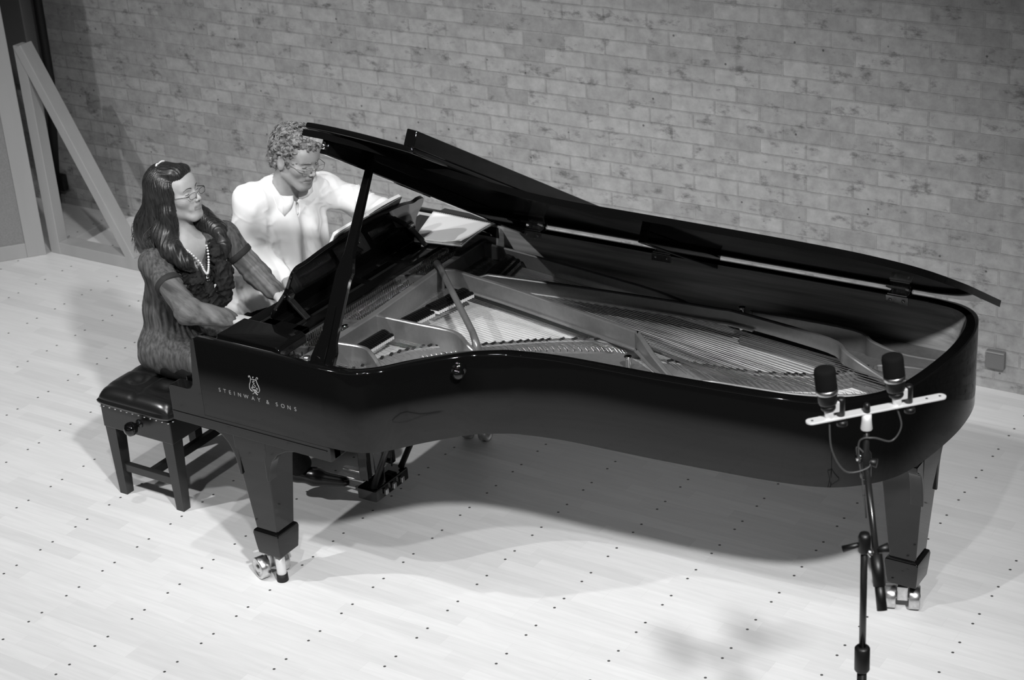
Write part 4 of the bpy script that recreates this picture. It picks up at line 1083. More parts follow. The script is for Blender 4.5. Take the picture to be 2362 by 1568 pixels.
class Head:
    def __init__(s, c, Rm, sc=1.0, female=False, mo=0.0): s.mo = mo; s._v = None; s.c = V(*c); s.R = Rm; s.s = sc; s.fem = female
    def w(s, p): return s.c+s.R@(V(*p)*s.s)
    def loc(s, P): return ((P-s.c)@s.R)/s.s
    def volume(s):
        v = Vol(); f = s.fem; jw = .047 if f else .054; es = 1.0 if f else 1.22
        v.u(ell((-.015, 0, .034), (.097, .075, .086)))
        v.u(ell((.028, 0, -.020), (.066, .060, .082)), .03)
        v.u(cap((.062, -.006, -.096), (.062, .006, -.096), .021 if f else .024), .03)
        for y in (-1, 1):
            v.u(cap((.0, y*jw, -.058), (.058, y*.018, -.098), .017, .017), .025)
            v.u(sph((.056, y*.038, -.018), .026), .02)
            v.u(cap((.083, y*.010, .026), (.072, y*.042, .024), .0085 if f else .011, .008), .014)
        v.u(ell((.055, 0, .055), (.040, .058, .040)), .03)
        for y in (-1, 1): v.sub(ell((.100, y*.032, .004), (.017, .019, .012)), .014)
        for y in (-1, 1):
            v.u(ell((.0735, y*.0315, .003), (.0135, .0150, .0105)), .004)      # lids
        # nose
        v.u(cap((.085, 0, .018), (.1085, 0, -.022), .0058, .0075), .010)
        v.u(sph((.1095, 0, -.0275), .0088), .006)
        for y in (-1, 1): v.u(ell((.0985, y*.0105, -.0315), (.0095, .0056, .0070)), .004)
        for y in (-1, 1): v.sub(sph((.1050, y*.0055, -.0385), .0028), .002)
        # mouth
        mo = s.mo
        v.u(ell((.074, 0, -.062), (.020, .028, .022)), .016)
        for y in (-1, 1):
            v.u(cap((.0825, y*.0235, -.0605), (.0930, y*.004, -.0572), .0022, .0040), .004)
            v.u(cap((.0825, y*.0190, -.0660-mo), (.0905, 0, -.0680-mo), .0030, .0052), .004)
            v.sub(cap((.083, y*.027, -.0630-mo*.4), (.101, 0, -.0618-mo*.5), .0014+mo*.45), .0015)
            v.u(cap((.074, y*.024, -.036), (.072, y*.031, -.060), .006, .005), .014)
        # ears
        for y in (-1, 1):
            v.u(ell((-.008, y*(.0775+.004*(es > 1)), -.002), (.019*es, .0075, .031*es)), .006)
            v.sub(ell((-.002, y*(.0865+.004*(es > 1)), .002), (.009*es, .006, .016*es)), .005)
            v.u(sph((-.002, y*.074, -.028), .008), .005)
        s._v = v
        def g(P): return v(s.loc(P))*s.s
        return g
    def onsurf(s, y, z, lift=.0):
        xs = np.linspace(.14, 0, 281); q = np.stack([xs, xs*0+y, xs*0+z], -1); d_ = s._v(q); k_ = np.argmax(d_ < 0); return s.w((xs[k_]+lift, y, z))
    def addto(s, vol, k=.02): vol.u(s.volume(), k)
    def eyes(s, parent, closed=.35, look=(0, 0)):
        for y in (-1, 1):
            ec = V(.0705, y*.0315, .003)
            mb = MB(); n = 20
            prof = [(.0140*math.sin(math.pi*i/14), -.0140*math.cos(math.pi*i/14)) for i in range(15)]
            q = MB().lathe(prof, n=n)
            g = V(1, look[0], look[1]); g /= np.linalg.norm(g); Rq = np.array(Vector(g).to_track_quat('Z', 'Y').to_matrix())
            q.v = [tuple(s.w(ec+Rq@V(*v)*1.0)) for v in q.v]; mb.add(q.v, q.f)
            # iris disc on the front
            q = MB().lathe([(.0062, .01285), (.0058, .0135), (.002, .01425)], n=n); q.v = [tuple(s.w(ec+Rq@V(*v))) for v in q.v]; mb.add(q.v, q.f, 1)
            childof(mb.build('eye', [EYEW, IRIS]), parent)
            # upper and lower lid
            for (sg, ang) in ((1, math.radians(14-60*closed*.4)), (-1, math.radians(-24))):
                vs = []; fs = []; nn = 14
                for i in range(nn+1):
                    az = math.radians(-72+144*i/nn)
                    for j in range(5):
                        el_ = ang*math.cos(az*.9)+sg*(j/4)*math.radians(48)
                        r_ = .0150; vs.append(tuple(s.w(ec+V(r_*math.cos(el_)*math.cos(az), r_*math.cos(el_)*math.sin(az)*1.02, r_*math.sin(el_)))))
                for i in range(nn):
                    for j in range(4): fs.append((i*5+j, i*5+j+1, (i+1)*5+j+1, (i+1)*5+j))
                m_ = MB(); m_.add(vs, fs); o = m_.build('eyelid', s.skin); childof(o, parent)
                sd_ = o.modifiers.new('t', 'SOLIDIFY'); sd_.thickness = .0012
            # lash line
            pts = []
            for i in range(9):
                az = math.radians(-64+128*i/8); el_ = math.radians(14-60*closed*.4)*math.cos(az*.9); pts.append(s.w(ec+V(.0158*math.cos(el_)*math.cos(az), .0158*math.cos(el_)*math.sin(az), .0158*math.sin(el_))))
            childof(MB().tube(pts, .0013, 5).build('lashes', DARK), parent)
    def brows(s, parent, m, th=.0028, arch=.004):
        for y in (-1, 1):
            pts = [s.onsurf(y*(.014+.037*t), .0245+arch*math.sin(math.pi*min(1, t*1.15)*.8)-.005*t*t, .0003) for t in [i/10 for i in range(11)]]
            childof(MB().tube(pts, [th*s.s*(1-.65*i/10) for i in range(11)], 6).build('eyebrow', m), parent)
    def glasses(s, parent, m, w_=.023, hh=.0125, drop_=0.0, half=False):
        e = MB()
        for y in (-1, 1):
            pts = []
            for i in range(24):
                a = 2*math.pi*i/24; cx = math.copysign(abs(math.cos(a))**.6, math.cos(a)); sz = math.copysign(abs(math.sin(a))**.6, math.sin(a))
                yy = y*.033+w_*cx; pts.append(s.w((.1115-.10*abs(yy)**1.2*1.6, yy, .000+drop_+hh*sz)))
            e.tube(pts, .0009, 6, closed=True)
            yy = .033+w_; x0 = .1115-.10*yy**1.2*1.6
            e.tube([s.w((x0, y*yy, .005+drop_)), s.w((x0-.010, y*(yy+.012), .007+drop_)), s.w((.03, y*.077, .008+drop_*.6)), s.w((-.006, y*.082, .010)), s.w((-.022, y*.080, -.010))], [.0016, .0016, .0011, .0011, .0012], 6)
        e.tube(catmull([s.w((.1085, -.010, .002+drop_)), s.w((.1145, 0, .006+drop_)), s.w((.1085, .010, .002+drop_))], 4), .0009, 6)
        o = childof(e.build('glasses_frame', m), parent)
        for y in (-1, 1):
            pts = []
            for i in range(24):
                a = 2*math.pi*i/24; cx = math.copysign(abs(math.cos(a))**.6, math.cos(a)); sz = math.copysign(abs(math.sin(a))**.6, math.sin(a))
                yy = y*.033+w_*cx*.97; pts.append(s.w((.1113-.10*abs(yy)**1.2*1.6, yy, drop_+hh*sz*.97)))
            m_ = MB(); m_.add(pts, [tuple(range(24))]); childof(m_.build('lens', LENS), parent)

def hand(v, W, f, n, side, curl=.55, spread=1.0, k0=.010):
    """v: volume; W wrist; f finger direction; n palm-facing normal; side +1/-1 puts the thumb along +-(f x n)"""
    W = V(*W); f = V(*f)/np.linalg.norm(f); n = V(*n); n = n-f*(n@f); n /= np.linalg.norm(n); l = np.cross(f, n)*side
    kn = []
    for i, (dl, df) in enumerate(((.030, .088), (.010, .092), (-.010, .088), (-.027, .080))):
        K = W+f*df+l*dl*spread-n*.004; kn.append(K); v.u(cap(W+l*dl*.55+f*.008, K, .0150, .0105), k0 if i else .02)
    v.u(cap(W+f*.02+l*.012, W+f*.055+l*.024+n*.008, .016, .014), .012)
    for i, (K, ln) in enumerate(zip(kn, (.072, .080, .075, .058))):
        p = K; a = .25+curl*.35+.05*i; segs = (ln*.48, ln*.30, ln*.24); r = (.0092, .0083, .0076, .0066); fl = (kn[i]-W); fl = fl-n*(fl@n); fl /= np.linalg.norm(fl)
        for j in range(3):
            d_ = fl*math.cos(a)+n*math.sin(a); q = p+d_*segs[j]; v.u(cap(p, q, r[j], r[j+1]), .006 if j == 0 else .003); p = q; a += curl*(.75 if j == 0 else .6)
    b0_ = W+f*.022+l*.024; b1 = W+f*.052+l*.050+n*.012; b2_ = b1+f*.030+l*.010+n*.008; b3 = b2_+f*.024-l*.004+n*.006
    v.u(cap(b0_, b1, .0145, .0115), .010); v.u(cap(b1, b2_, .0110, .0095), .004); v.u(cap(b2_, b3, .0095, .0075), .003)

EYEW = mat('eye_white', .60, .25); IRIS = mat('iris', .02, .15)
LENS = bpy.data.materials.new('lens_glass'); LENS.use_nodes = True
_n = LENS.node_tree.nodes; _n.remove(_n['Principled BSDF']); _t = _n.new('ShaderNodeBsdfTransparent'); _g = _n.new('ShaderNodeBsdfGlossy'); _g.inputs['Roughness'].default_value = .03
_m = _n.new('ShaderNodeMixShader'); _m.inputs[0].default_value = .07; LENS.node_tree.links.new(_t.outputs[0], _m.inputs[1]); LENS.node_tree.links.new(_g.outputs[0], _m.inputs[2]); LENS.node_tree.links.new(_m.outputs[0], _n['Material Output'].inputs[0])
def skinmat(name, v):
    m = noisy(mat(name, v, .5, spec=.35), 45, .95, 1.05, bump=.10, bscale=300, dist=.0006)
    m.node_tree.nodes['Principled BSDF'].inputs['Subsurface Weight'].default_value = .06
    m.node_tree.nodes['Principled BSDF'].inputs['Subsurface Radius'].default_value = (.01, .01, .01)
    return m
SKIN_W = skinmat('skin_woman', .40); SKIN_M = skinmat('skin_man', .34)
LIP_W = mat('lips_woman', .24, .4); LIP_M = mat('lips_man', .19, .4)
def cloth(name, v, lo=.85, hi=1.12, scale=40, stretch=(1, 1, 1), bump=.2, rough=.8, bscale=None, dist=.003): return noisy(mat(name, v, rough, spec=.2), scale, lo, hi, bump=bump, stretch=stretch, bscale=bscale, dist=dist)
BLOUSE = cloth('crinkled_grey_cloth', .070, .5, 1.6, 30, (3, 3, .3), .5, dist=.0015)
def sheer(ax_):
    m = cloth('sheer_grey_sleeve', .115, .45, 1.5, 22, (1, 1, 1), .5, dist=.0015)
    mp = [n for n in m.node_tree.nodes if n.type == 'MAPPING'][0]; mp.vector_type = 'TEXTURE'
    mp.inputs['Rotation'].default_value = Vector(ax_).to_track_quat('Z', 'Y').to_euler(); mp.inputs['Scale'].default_value = (.5, .5, 6)
    return m
HEM = cloth('dark_sleeve_hem', .030)
RUFF = cloth('dark_ruffle', .014, .6, 1.5, 60)
TROU = cloth('dark_trousers', .010, .8, 1.2, 60)
SHOE = mat('black_shoe', .006, .25)
SHIRT = noisy(mat('white_shirt', .92, .75, spec=.2), 9, .97, 1.02, bump=.12, bscale=16, dist=.004)
HAIR_W = noisy(mat('dark_hair', .015, .38, spec=.5), 60, .4, 2.2, stretch=(3, 3, .4)); HAIR_M = noisy(mat('fair_curly_hair', .16, .42, spec=.5), 45, .35, 1.9)
HAIRTIE = mat('white_hair_band', .7, .4)

# ---------------------------------------------------------------- the woman
wo = empty('person', (-1.86, -2.16, 0), 'woman with long dark hair and glasses in grey blouse, playing the piano', 'person')
HW = Head((-1.770, -2.120, 1.270), frame(math.radians(6), math.radians(12), math.radians(2)), .96, True); HW.skin = SKIN_W
RSH, LSH = (-1.795, -2.285, 1.035), (-1.690, -1.970, 1.045)
REL, RWR = (-1.560, -2.365, .895), (-1.418, -2.262, .842)
LEL, LWR = (-1.577, -1.930, .882), (-1.478, -1.928, .808)
body = Vol()
HW.addto(body)
body.u(cap(HW.w((-.022, 0, -.055)), (-1.775, -2.125, 1.06), .050, .052), .03)
body.u(cap((-1.775, -2.125, 1.06), (-1.80, -2.13, .96), .07, .095), .04)
body.u(ell((-1.785, -2.135, .955), (.085, .13, .10)), .04).u(cap(RSH, LSH, .045), .04)
body.u(ell((-1.86, -2.15, .76), (.085, .115, .16)), .06).u(ell((-1.88, -2.16, .61), (.12, .155, .09)), .05)
body.u(chain([RSH, REL, RWR], [.042, .034, .023]), .02).u(chain([LSH, LEL, LWR], [.042, .034, .023]), .02)
hand(body, RWR, (.88, .36, -.16), (0.05, 0, -1), 1, .45); hand(body, LWR, (.93, .08, -.22), (0, 0, -1), -1, .45)
KR, AR = (-1.44, -2.24, .555), (-1.30, -2.13, .155); KL, AL = (-1.46, -2.04, .555), (-1.62, -2.02, .12)
body.u(chain([(-1.84, -2.25, .60), KR, AR], [.070, .05, .035]), .02).u(chain([(-1.84, -2.07, .60), KL, AL], [.070, .05, .035]), .02)
def lipfn(hd):
    def g(cen):
        q = hd.loc(cen); return ((q[:, 0] > .082) & (np.abs(q[:, 1]) < .0245) & (q[:, 2] < -.0525+.10*np.abs(q[:, 1])*-.1) & (q[:, 2] > -.0755+.18*np.abs(q[:, 1]))).astype(int)
    return g
volobj('body', body, (-2.05, -2.50, .05), (-1.10, -1.80, 1.45), .003, None, wo, [SKIN_W, LIP_W], lipfn(HW), 2)
HW.eyes(wo, .35, (0, -.25)); HW.brows(wo, HAIR_W, .0022, .006); HW.glasses(wo, mat('dark_metal_frame', .02, .3, metal=.6), .022, .0115, -.004)
# earring
childof(MB().lathe([(.002, 0), (.006, .003), (.006, .007), (.002, .010)], tuple(HW.w((-.002, -.081, -.038))), n=12).build('earring', CHROME), wo)
# blouse
bl = Vol()
bl.u(ell((-1.80, -2.135, .930), (.118, .165, .125))).u(cap(RSH, LSH, .052), .04).u(ell((-1.845, -2.14, .995), (.085, .155, .09)), .04)
bl.u(ell((-1.855, -2.15, .78), (.105, .145, .15)), .06).u(ell((-1.835, -2.165, .635), (.138, .178, .105)), .06)
bl.u(cap((-1.86, -2.26, .62), (-1.66, -2.25, .615), .088, .075), .05).u(cap((-1.86, -2.07, .62), (-1.66, -2.07, .615), .088, .075), .05)
for y in (-2.215, -2.075): bl.u(ell((-1.735, y, .925), (.062, .060, .062)), .04)
bl.u(cap(RSH, tuple(V(*RSH)*.62+V(*REL)*.38), .050, .052), .03).u(cap(LSH, tuple(V(*LSH)*.62+V(*LEL)*.38), .060, .052), .03)
bl.sub(cap((-1.735, -2.125, 1.13), (-1.655, -2.155, 1.00), .062, .042), .015).sub(cap((-1.655, -2.155, 1.00), (-1.655, -2.165, .945), .034, .008), .012)
bl.sub(cap((-1.76, -2.12, 1.05), (-1.76, -2.12, 1.20), .058, .07), .012)
def crinkle(P):
    th = np.arctan2(P[..., 1]+2.15, P[..., 0]+1.85)
    g = .0035*wn(P*V(1.2, 1.2, .5), 16, 3)+.0022*np.sin(th*38+4*wn(P, 8, 5))*np.clip((P[..., 2]-.55)/.1, 0, 1)
    return g+.006*np.clip(.72-P[..., 2], 0, .2)/.2*np.sin(th*14+3*wn(P, 5, 9))
bl.disp = crinkle
volobj('blouse', bl, (-2.10, -2.45, .52), (-1.50, -1.84, 1.12), .0038, BLOUSE, wo, None, None, 1)
for nm_, S_, E_, W_, sd__ in (('R', RSH, REL, RWR, 1), ('L', LSH, LEL, LWR, 2)):
    S_, E_, W_ = V(*S_), V(*E_), V(*W_); sl = Vol(); m1 = S_*.62+E_*.38
    sl.u(cap(S_*.7+E_*.3, E_, .050, .049)).u(cap(E_, E_*.25+W_*.75, .050, .041), .02).u(cap(E_*.25+W_*.75, E_*.08+W_*.92, .036, .031), .01)
    ax_ = (W_-S_)/np.linalg.norm(W_-S_)
    def fold(P, ax_=ax_, S_=S_, E_=E_, sd__=sd__):
        t = (P-S_)@ax_; q = P-S_-ax_*t[..., None]; an = np.arctan2(q[..., 2], q[..., 1]); return .0028*np.sin(an*7+t*22+4*wn(P, 7, sd__))+.0022*np.sin(t*90+4*wn(P, 12, sd__+4))*np.exp(-((t-.22)/.10)**2)
    sl.disp = fold
    lo = np.minimum(np.minimum(S_, E_), W_)-.09; hi = np.maximum(np.maximum(S_, E_), W_)+.09
    volobj('sleeve', sl, lo, hi, .0035, sheer(ax_), wo, None, None, 1)
    # dark hem of the short over-sleeve
    tdir = (E_-S_)/np.linalg.norm(E_-S_); c0 = S_*.60+E_*.40; c1 = S_*.50+E_*.50
    Mz = np.array(Vector(tdir).to_track_quat('Z', 'Y').to_matrix()); q = MB().lathe([(.055, 0), (.0575, .004), (.0565, .022), (.053, .026)], n=36); r_ = random.Random(sd__)
    q.v = [tuple(c0+Mz@V(*v)) for v in q.v]; childof(q.build('sleeve_hem', HEM), wo)
# ruffles down the front and the scarf-like collar
def ruffle(pts, rs, seed, k=.02):
    v = Vol(); v.u(chain(pts, rs), k)
    v.disp = lambda P: .010*np.sin(wn(P, 22, seed)*5)+.004*wn(P, 55, seed+2)
    P_ = np.array(pts); volobj('ruffle', v, P_.min(0)-.07, P_.max(0)+.07, .0032, RUFF, wo, None, None, 1)
ruffle([(-1.83, -2.215, 1.065), (-1.755, -2.235, 1.055), (-1.690, -2.225, 1.010), (-1.650, -2.215, .950), (-1.655, -2.195, .870), (-1.690, -2.19, .80)], [.028, .032, .030, .030, .034, .022], 21)
ruffle([(-1.79, -2.035, 1.085), (-1.715, -2.040, 1.060), (-1.655, -2.065, 1.010), (-1.615, -2.085, .950), (-1.610, -2.100, .870), (-1.650, -2.12, .79)], [.026, .030, .030, .030, .034, .022], 31)
ruffle([(-1.655, -2.15, .92), (-1.640, -2.15, .86), (-1.675, -2.15, .79)], [.030, .036, .022], 41)
# necklace : beads and pendant
nk = [(-1.715, -2.175, 1.065), (-1.690, -2.170, 1.045), (-1.655, -2.165, 1.010), (-1.640, -2.165, .980), (-1.634, -2.160, .965)]
nk2 = [(-1.700, -2.080, 1.070), (-1.672, -2.095, 1.045), (-1.645, -2.125, 1.010), (-1.634, -2.145, .980), (-1.632, -2.155, .965)]
mb = MB()
for L_ in (nk, nk2):
    for p in catmull(L_, 4): mb.lathe([(.001, -.0048), (.004, -.003), (.0050, 0), (.004, .003), (.001, .0048)], p, n=10)
childof(mb.build('necklace', mat('pale_beads', .7, .25)), wo)
q = MB().lathe([(.001, -.004), (.012, -.003), (.015, 0), (.012, .003), (.001, .004)], n=18); Mq = Matrix.Rotation(math.radians(75), 3, 'Y')
q.v = [tuple(Mq @ Vector(v)+Vector((-1.628, -2.158, .945))) for v in q.v]; childof(q.build('pendant', CHROME), wo)
# trousers and shoes
tr = Vol().u(chain([(-1.82, -2.25, .598), KR, AR], [.086, .064, .052]), .02).u(chain([(-1.82, -2.07, .598), KL, AL], [.086, .064, .052]), .02)
tr.disp = lambda P: .003*wn(P, 18, 50)
volobj('trousers', tr, (-1.95, -2.40, .07), (-1.20, -1.92, .72), .005, TROU, wo, None, None, 1)
def shoe(heel, toe, parent, w_=.040, hh=.045):
    h_, t_ = V(*heel), V(*toe); v = Vol(); v.u(cap(h_+V(0, 0, .045), h_*.6+t_*.4+V(0, 0, .035), .036, .036)).u(cap(h_*.6+t_*.4+V(0, 0, .03), t_+V(0, 0, .018), w_-.004, .022), .02).u(cap(h_+V(0, 0, .05), h_+V(0, 0, .09), .036, .038), .02)
    base = lambda P: -(P[..., 2]-(h_[2]+(t_[2]-h_[2])*np.clip(((P-h_)@(t_-h_))/((t_-h_)@(t_-h_)), 0, 1)))
    f_ = lambda P: np.maximum(v(P), base(P)+.002)
    lo = np.minimum(h_, t_)-.06; hi = np.maximum(h_, t_)+.12; volobj('shoe', f_, lo, hi, .004, SHOE, parent)
shoe((-1.315, -2.135, .065), (-1.105, -2.085, .080), wo); shoe((-1.63, -2.02, .008), (-1.43, -2.03, .008), wo)
# hair: mass with combed ridges, plus loose strands
hw = Vol(); w_ = HW.w
hw.u(ell((0, 0, 0), (1, 1, 1))) if False else None
hv = Vol()
hv.u(ell((-.030, 0, .040), (.100, .090, .098)))
hv.u(ell((.030, -.004, .098), (.052, .058, .034)), .02).u(cap((.056, -.026, .092), (.056, .026, .092), .028), .02)
hv.u(cap((-.05, 0, .05), (-.105, 0, -.10), .080, .072), .04)
for y in (-1, 1):
    hv.u(cap((.012, y*.070, .055), (-.008, y*.086, -.050), .022, .026), .03).u(cap((-.008, y*.086, -.050), (-.030, y*.088, -.14), .026, .030), .03)
hv.sub(ell((.090, 0, -.035), (.072, .070, .104)), .012)
hm = Vol(); hm.u(lambda P: hv(HW.loc(P))*HW.s)
hm.u(chain([w_((-.10, 0, -.05)), (-1.900, -2.145, 1.120), (-1.930, -2.165, 1.045)], [.078, .075, .050]), .05)
hm.u(chain([w_((-.03, -.085, -.10)), (-1.790, -2.215, 1.130), (-1.720, -2.245, 1.085), (-1.668, -2.235, 1.040), (-1.650, -2.215, 1.00)], [.036, .042, .042, .030, .014]), .03)
hm.u(chain([w_((-.04, .085, -.10)), (-1.745, -2.025, 1.135), (-1.690, -2.010, 1.085), (-1.655, -2.025, 1.03), (-1.64, -2.045, .99)], [.036, .042, .040, .028, .014]), .03)
def comb(P):
    q = HW.loc(P); th = np.arctan2(q[..., 1], -q[..., 0]+.02)
    top = np.clip((q[..., 2]-.08)/.03, 0, 1)*np.clip((q[..., 0]+.02)/.03, 0, 1)
    return .0016*np.sin(th*60+5*wn(P*V(1, 1, .3), 10, 61))*(1-top)+.0010*np.sin(q[..., 1]*420+3*wn(P, 16, 62))*top+.0030*wn(P*V(1, 1, .3), 9, 63)
hm.disp = comb
volobj('hair', hm, (-2.08, -2.36, .94), (-1.60, -1.92, 1.44), .003, HAIR_W, wo)
mb = MB(); r_ = random.Random(5)
for i in range(900):
    a = r_.uniform(-2.5, 2.5); rad = r_.uniform(.085, .099)
    st_ = w_((-.030-math.cos(a)*.06, math.sin(a)*.066, .085+r_.uniform(-.02, .025)))
    side = math.sin(a)
    m1 = w_((-.045-math.cos(a)*rad, side*.092, .02)); m2 = w_((-.070-math.cos(a)*rad*.9, side*.090, -.08))
    if side < -.55: e1 = V(-1.82, -2.245, 1.09)+V(*[r_.uniform(-.03, .03) for _ in range(3)]); e2 = V(-1.745, -2.275, 1.02)+V(*[r_.uniform(-.035, .035) for _ in range(3)])
    elif side > .7: e1 = V(-1.77, -2.01, 1.10)+V(*[r_.uniform(-.03, .03) for _ in range(3)]); e2 = V(-1.72, -2.0, 1.03)+V(*[r_.uniform(-.03, .03) for _ in range(3)])
    else: e1 = V(-1.915-.04*math.cos(a), -2.14+side*.09, 1.13)+V(*[r_.uniform(-.02, .02) for _ in range(3)]); e2 = V(-1.945-r_.uniform(0, .055), -2.15+side*.09, 1.05+r_.uniform(-.05, .03))
    mb.tube(catmull([st_, m1, m2, e1, e2], 4), [.0009]*16+[.0003], 4)
childof(mb.build('loose_hair', HAIR_W), wo)
def onvol(vol, o_, dr, far=.16):
    ts = np.linspace(far, .02, 120); q = o_+ts[:, None]*dr; k_ = np.argmax(vol(q) < 0); return q[k_]
tie = []
for a in range(-3, 4):
    dr = HW.R@V(-.28, a*.085, 1.0); dr /= np.linalg.norm(dr); tie.append(onvol(hm, HW.w((0, 0, .03)), dr, .18)+dr*.001)
childof(MB().tube(catmull(tie, 3), [.0045]*19, 8).build('hair_tie', HAIRTIE), wo)
pin = [onvol(hm, HW.w((0, 0, .03)), (lambda g: g/np.linalg.norm(g))(HW.R@V(-.25+.12*t, -.35-.62*t, 1.0-.75*t)), .18) for t in [k_/6 for k_ in range(7)]]
childof(MB().tube(catmull(pin, 3), [.0012]*19, 6).build('hair_clip', mat('hair_clip', .10, .3)), wo)

# ---------------------------------------------------------------- the man
ma = empty('person', (-1.93, -1.60, 0), 'man with curly fair hair and glasses in white shirt, leaning to the score', 'person')
HM = Head((-1.556, -1.618, 1.286), frame(math.radians(-9), math.radians(-15), math.radians(-4)), 1.0, False, .0045); HM.skin = SKIN_M
RS, LS = (-1.705, -1.765, 1.125), (-1.618, -1.410, 1.070); RE, RW_ = (-1.735, -1.795, .900), (-1.590, -1.755, .800)
LE, LW = (-1.475, -1.325, .985), (-1.262, -1.400, 1.015)
bm_ = Vol(); HM.addto(bm_)
bm_.u(cap(HM.w((-.025, 0, -.055)), (-1.675, -1.605, 1.095), .058, .062), .03).u(ell((-1.735, -1.60, 1.00), (.09, .15, .12)), .05).u(cap(RS, LS, .05), .04)
bm_.u(ell((-1.85, -1.59, .80), (.10, .14, .18)), .06).u(ell((-1.93, -1.58, .60), (.12, .16, .10)), .05)
bm_.u(chain([RS, RE, RW_], [.048, .040, .027]), .02).u(chain([LS, LE, LW], [.048, .040, .027]), .02)
hand(bm_, RW_, (.95, .05, -.12), (0, 0, -1), -1, .5); hand(bm_, LW, (.92, -.35, .10), (.2, -.75, -.6), -1, .5)
MKR, MAR = (-1.52, -1.72, .545), (-1.55, -1.70, .11); MKL, MAL = (-1.50, -1.47, .545), (-1.45, -1.44, .11)
bm_.u(chain([(-1.90, -1.67, .58), MKR, MAR], [.075, .055, .04]), .02).u(chain([(-1.90, -1.50, .58), MKL, MAL], [.075, .055, .04]), .02)
volobj('body', bm_, (-2.10, -1.90, .05), (-1.05, -1.20, 1.47), .003, None, ma, [SKIN_M, LIP_M], lipfn(HM), 2)
HM.eyes(ma, .7, (0, -.45)); HM.brows(ma, HAIR_M, .0034, .003); HM.glasses(ma, mat('thin_metal_frame', .35, .3, metal=.9), .0235, .0125, -.003)
sh = Vol()
sh.u(ell((-1.735, -1.60, .985), (.135, .190, .135))).u(cap(RS, LS, .068), .04).u(ell((-1.790, -1.595, 1.03), (.09, .165, .095)), .04)
sh.u(ell((-1.835, -1.60, .80), (.145, .185, .16)), .06).u(ell((-1.915, -1.59, .635), (.170, .200, .135)), .06).u(ell((-1.82, -1.66, .62), (.13, .13, .075)), .04)
sh.u(cap((-1.66, -1.50, 1.02), (-1.632, -1.53, .70), .085, .095), .05).u(cap((-1.66, -1.66, 1.02), (-1.655, -1.66, .72), .075, .09), .05)
sh.u(cap((-1.700, -1.70, 1.13), (-1.690, -1.57, 1.135), .050, .055), .04)
sh.u(cap(RS, tuple(V(*RS)*.5+V(*RE)*.5), .070, .068), .03).u(cap(tuple(V(*RS)*.5+V(*RE)*.5), RE, .068, .064), .02).u(cap(RE, tuple(V(*RE)*.3+V(*RW_)*.7), .062, .052), .02).u(cap(tuple(V(*RE)*.3+V(*RW_)*.7), tuple(V(*RE)*.08+V(*RW_)*.92), .043, .041), .008)
sh.u(cap(LS, LE, .068, .060), .03).u(cap(LE, tuple(V(*LE)*.3+V(*LW)*.7), .060, .050), .02).u(cap(tuple(V(*LE)*.3+V(*LW)*.7), tuple(V(*LE)*.08+V(*LW)*.92), .043, .040), .008)
sh.sub(cap((-1.665, -1.605, 1.10), (-1.60, -1.61, 1.20), .064, .08), .008).sub(cap((-1.640, -1.612, 1.085), (-1.585, -1.618, 1.03), .045, .012), .008)
def shirtfold(P):
    RS_, RE_ = V(*RS), V(*RE)
    def crease(q, f, sd_, p=3): return (1-np.abs(np.sin(wn(q, f, sd_)*2.2)))**p
    b0 = -.008*crease(P*V(1, 1, .45), 5.0, 71, 3)-.003*crease(P@np.array([[1, .3, .5], [0, 1, 0], [.6, 0, .5]]), 9, 77, 4)+.0025*wn(P, 9, 70)
    e1 = -np.exp(-(np.linalg.norm(P-RE_, axis=-1)/.13)**2)*.010*crease(P@np.array([[.6, .2, 1.2], [.2, 1, .1], [1.2, -.2, 1.4]]), 8, 72, 2)
    e2 = -np.exp(-(np.linalg.norm(P-V(*LE), axis=-1)/.16)**2)*.010*crease(P*V(1, .6, 1.6), 8, 73, 2)
    lo_ = np.clip(.84-P[..., 2], 0, .25)/.25*.012*np.sin(P[..., 1]*38+P[..., 0]*25+3.0*wn(P*V(1, 1, .4), 6, 74))
    fr = np.clip((P[..., 0]+1.70)/.06, 0, 1)*.009*np.sin(P[..., 1]*62+2.5*wn(P*V(1, 1, .25), 4, 75))*np.clip((1.06-P[..., 2])/.12, 0, 1)
    return b0+e1+e2+lo_+fr
sh.disp = shirtfold
volobj('shirt', sh, (-2.15, -1.90, .47), (-1.20, -1.20, 1.22), .004, SHIRT, ma, None, None, 1)
# collar: two folded-over points
def collar(side):
    cN = V(-1.660, -1.607, 1.125); up_ = V(.30, -.02, .95); up_ /= np.linalg.norm(up_); fr_ = V(.95, -.03, -.30); fr_ /= np.linalg.norm(fr_); lf = np.cross(up_, fr_)
    vs = []; n = 26
    for i in range(n+1):
        a = 180-168*i/n; ar = math.radians(a); outd = fr_*math.cos(ar)+lf*math.sin(ar)*side
        if a > 46: Lw = .022+.030*((180-a)/134)**1.5
        else: Lw = .052*(a-12)/34+.003
        hs = .030-.020*(i/n)
        p0 = cN+outd*.058-up_*.03; p1 = cN+outd*.060+up_*hs; p2 = cN+outd*.067+up_*(hs+.003)
        def on(dist, lift):
            q = cN+outd*dist; ts = np.linspace(.07, -.12, 120); k_ = np.argmax(sh(q+ts[:, None]*up_) < 0); return q+up_*(ts[k_]+lift)
        e2_ = on(.072+Lw, .004); e1_ = on(.072+Lw*.5, .006); 
        if (e1_-p2)@up_ > 0: e1_ = p2*.5+e2_*.5
        vs += [p0, p1, p2, e1_, e2_]
    fs = [(i*5+j, i*5+j+1, (i+1)*5+j+1, (i+1)*5+j) for i in range(n) for j in range(4)]
    m_ = MB(); m_.add([tuple(v) for v in vs], fs); o = childof(m_.build('collar', SHIRT), ma)
    s2 = o.modifiers.new('t', 'SOLIDIFY'); s2.thickness = .004; s2.offset = 1
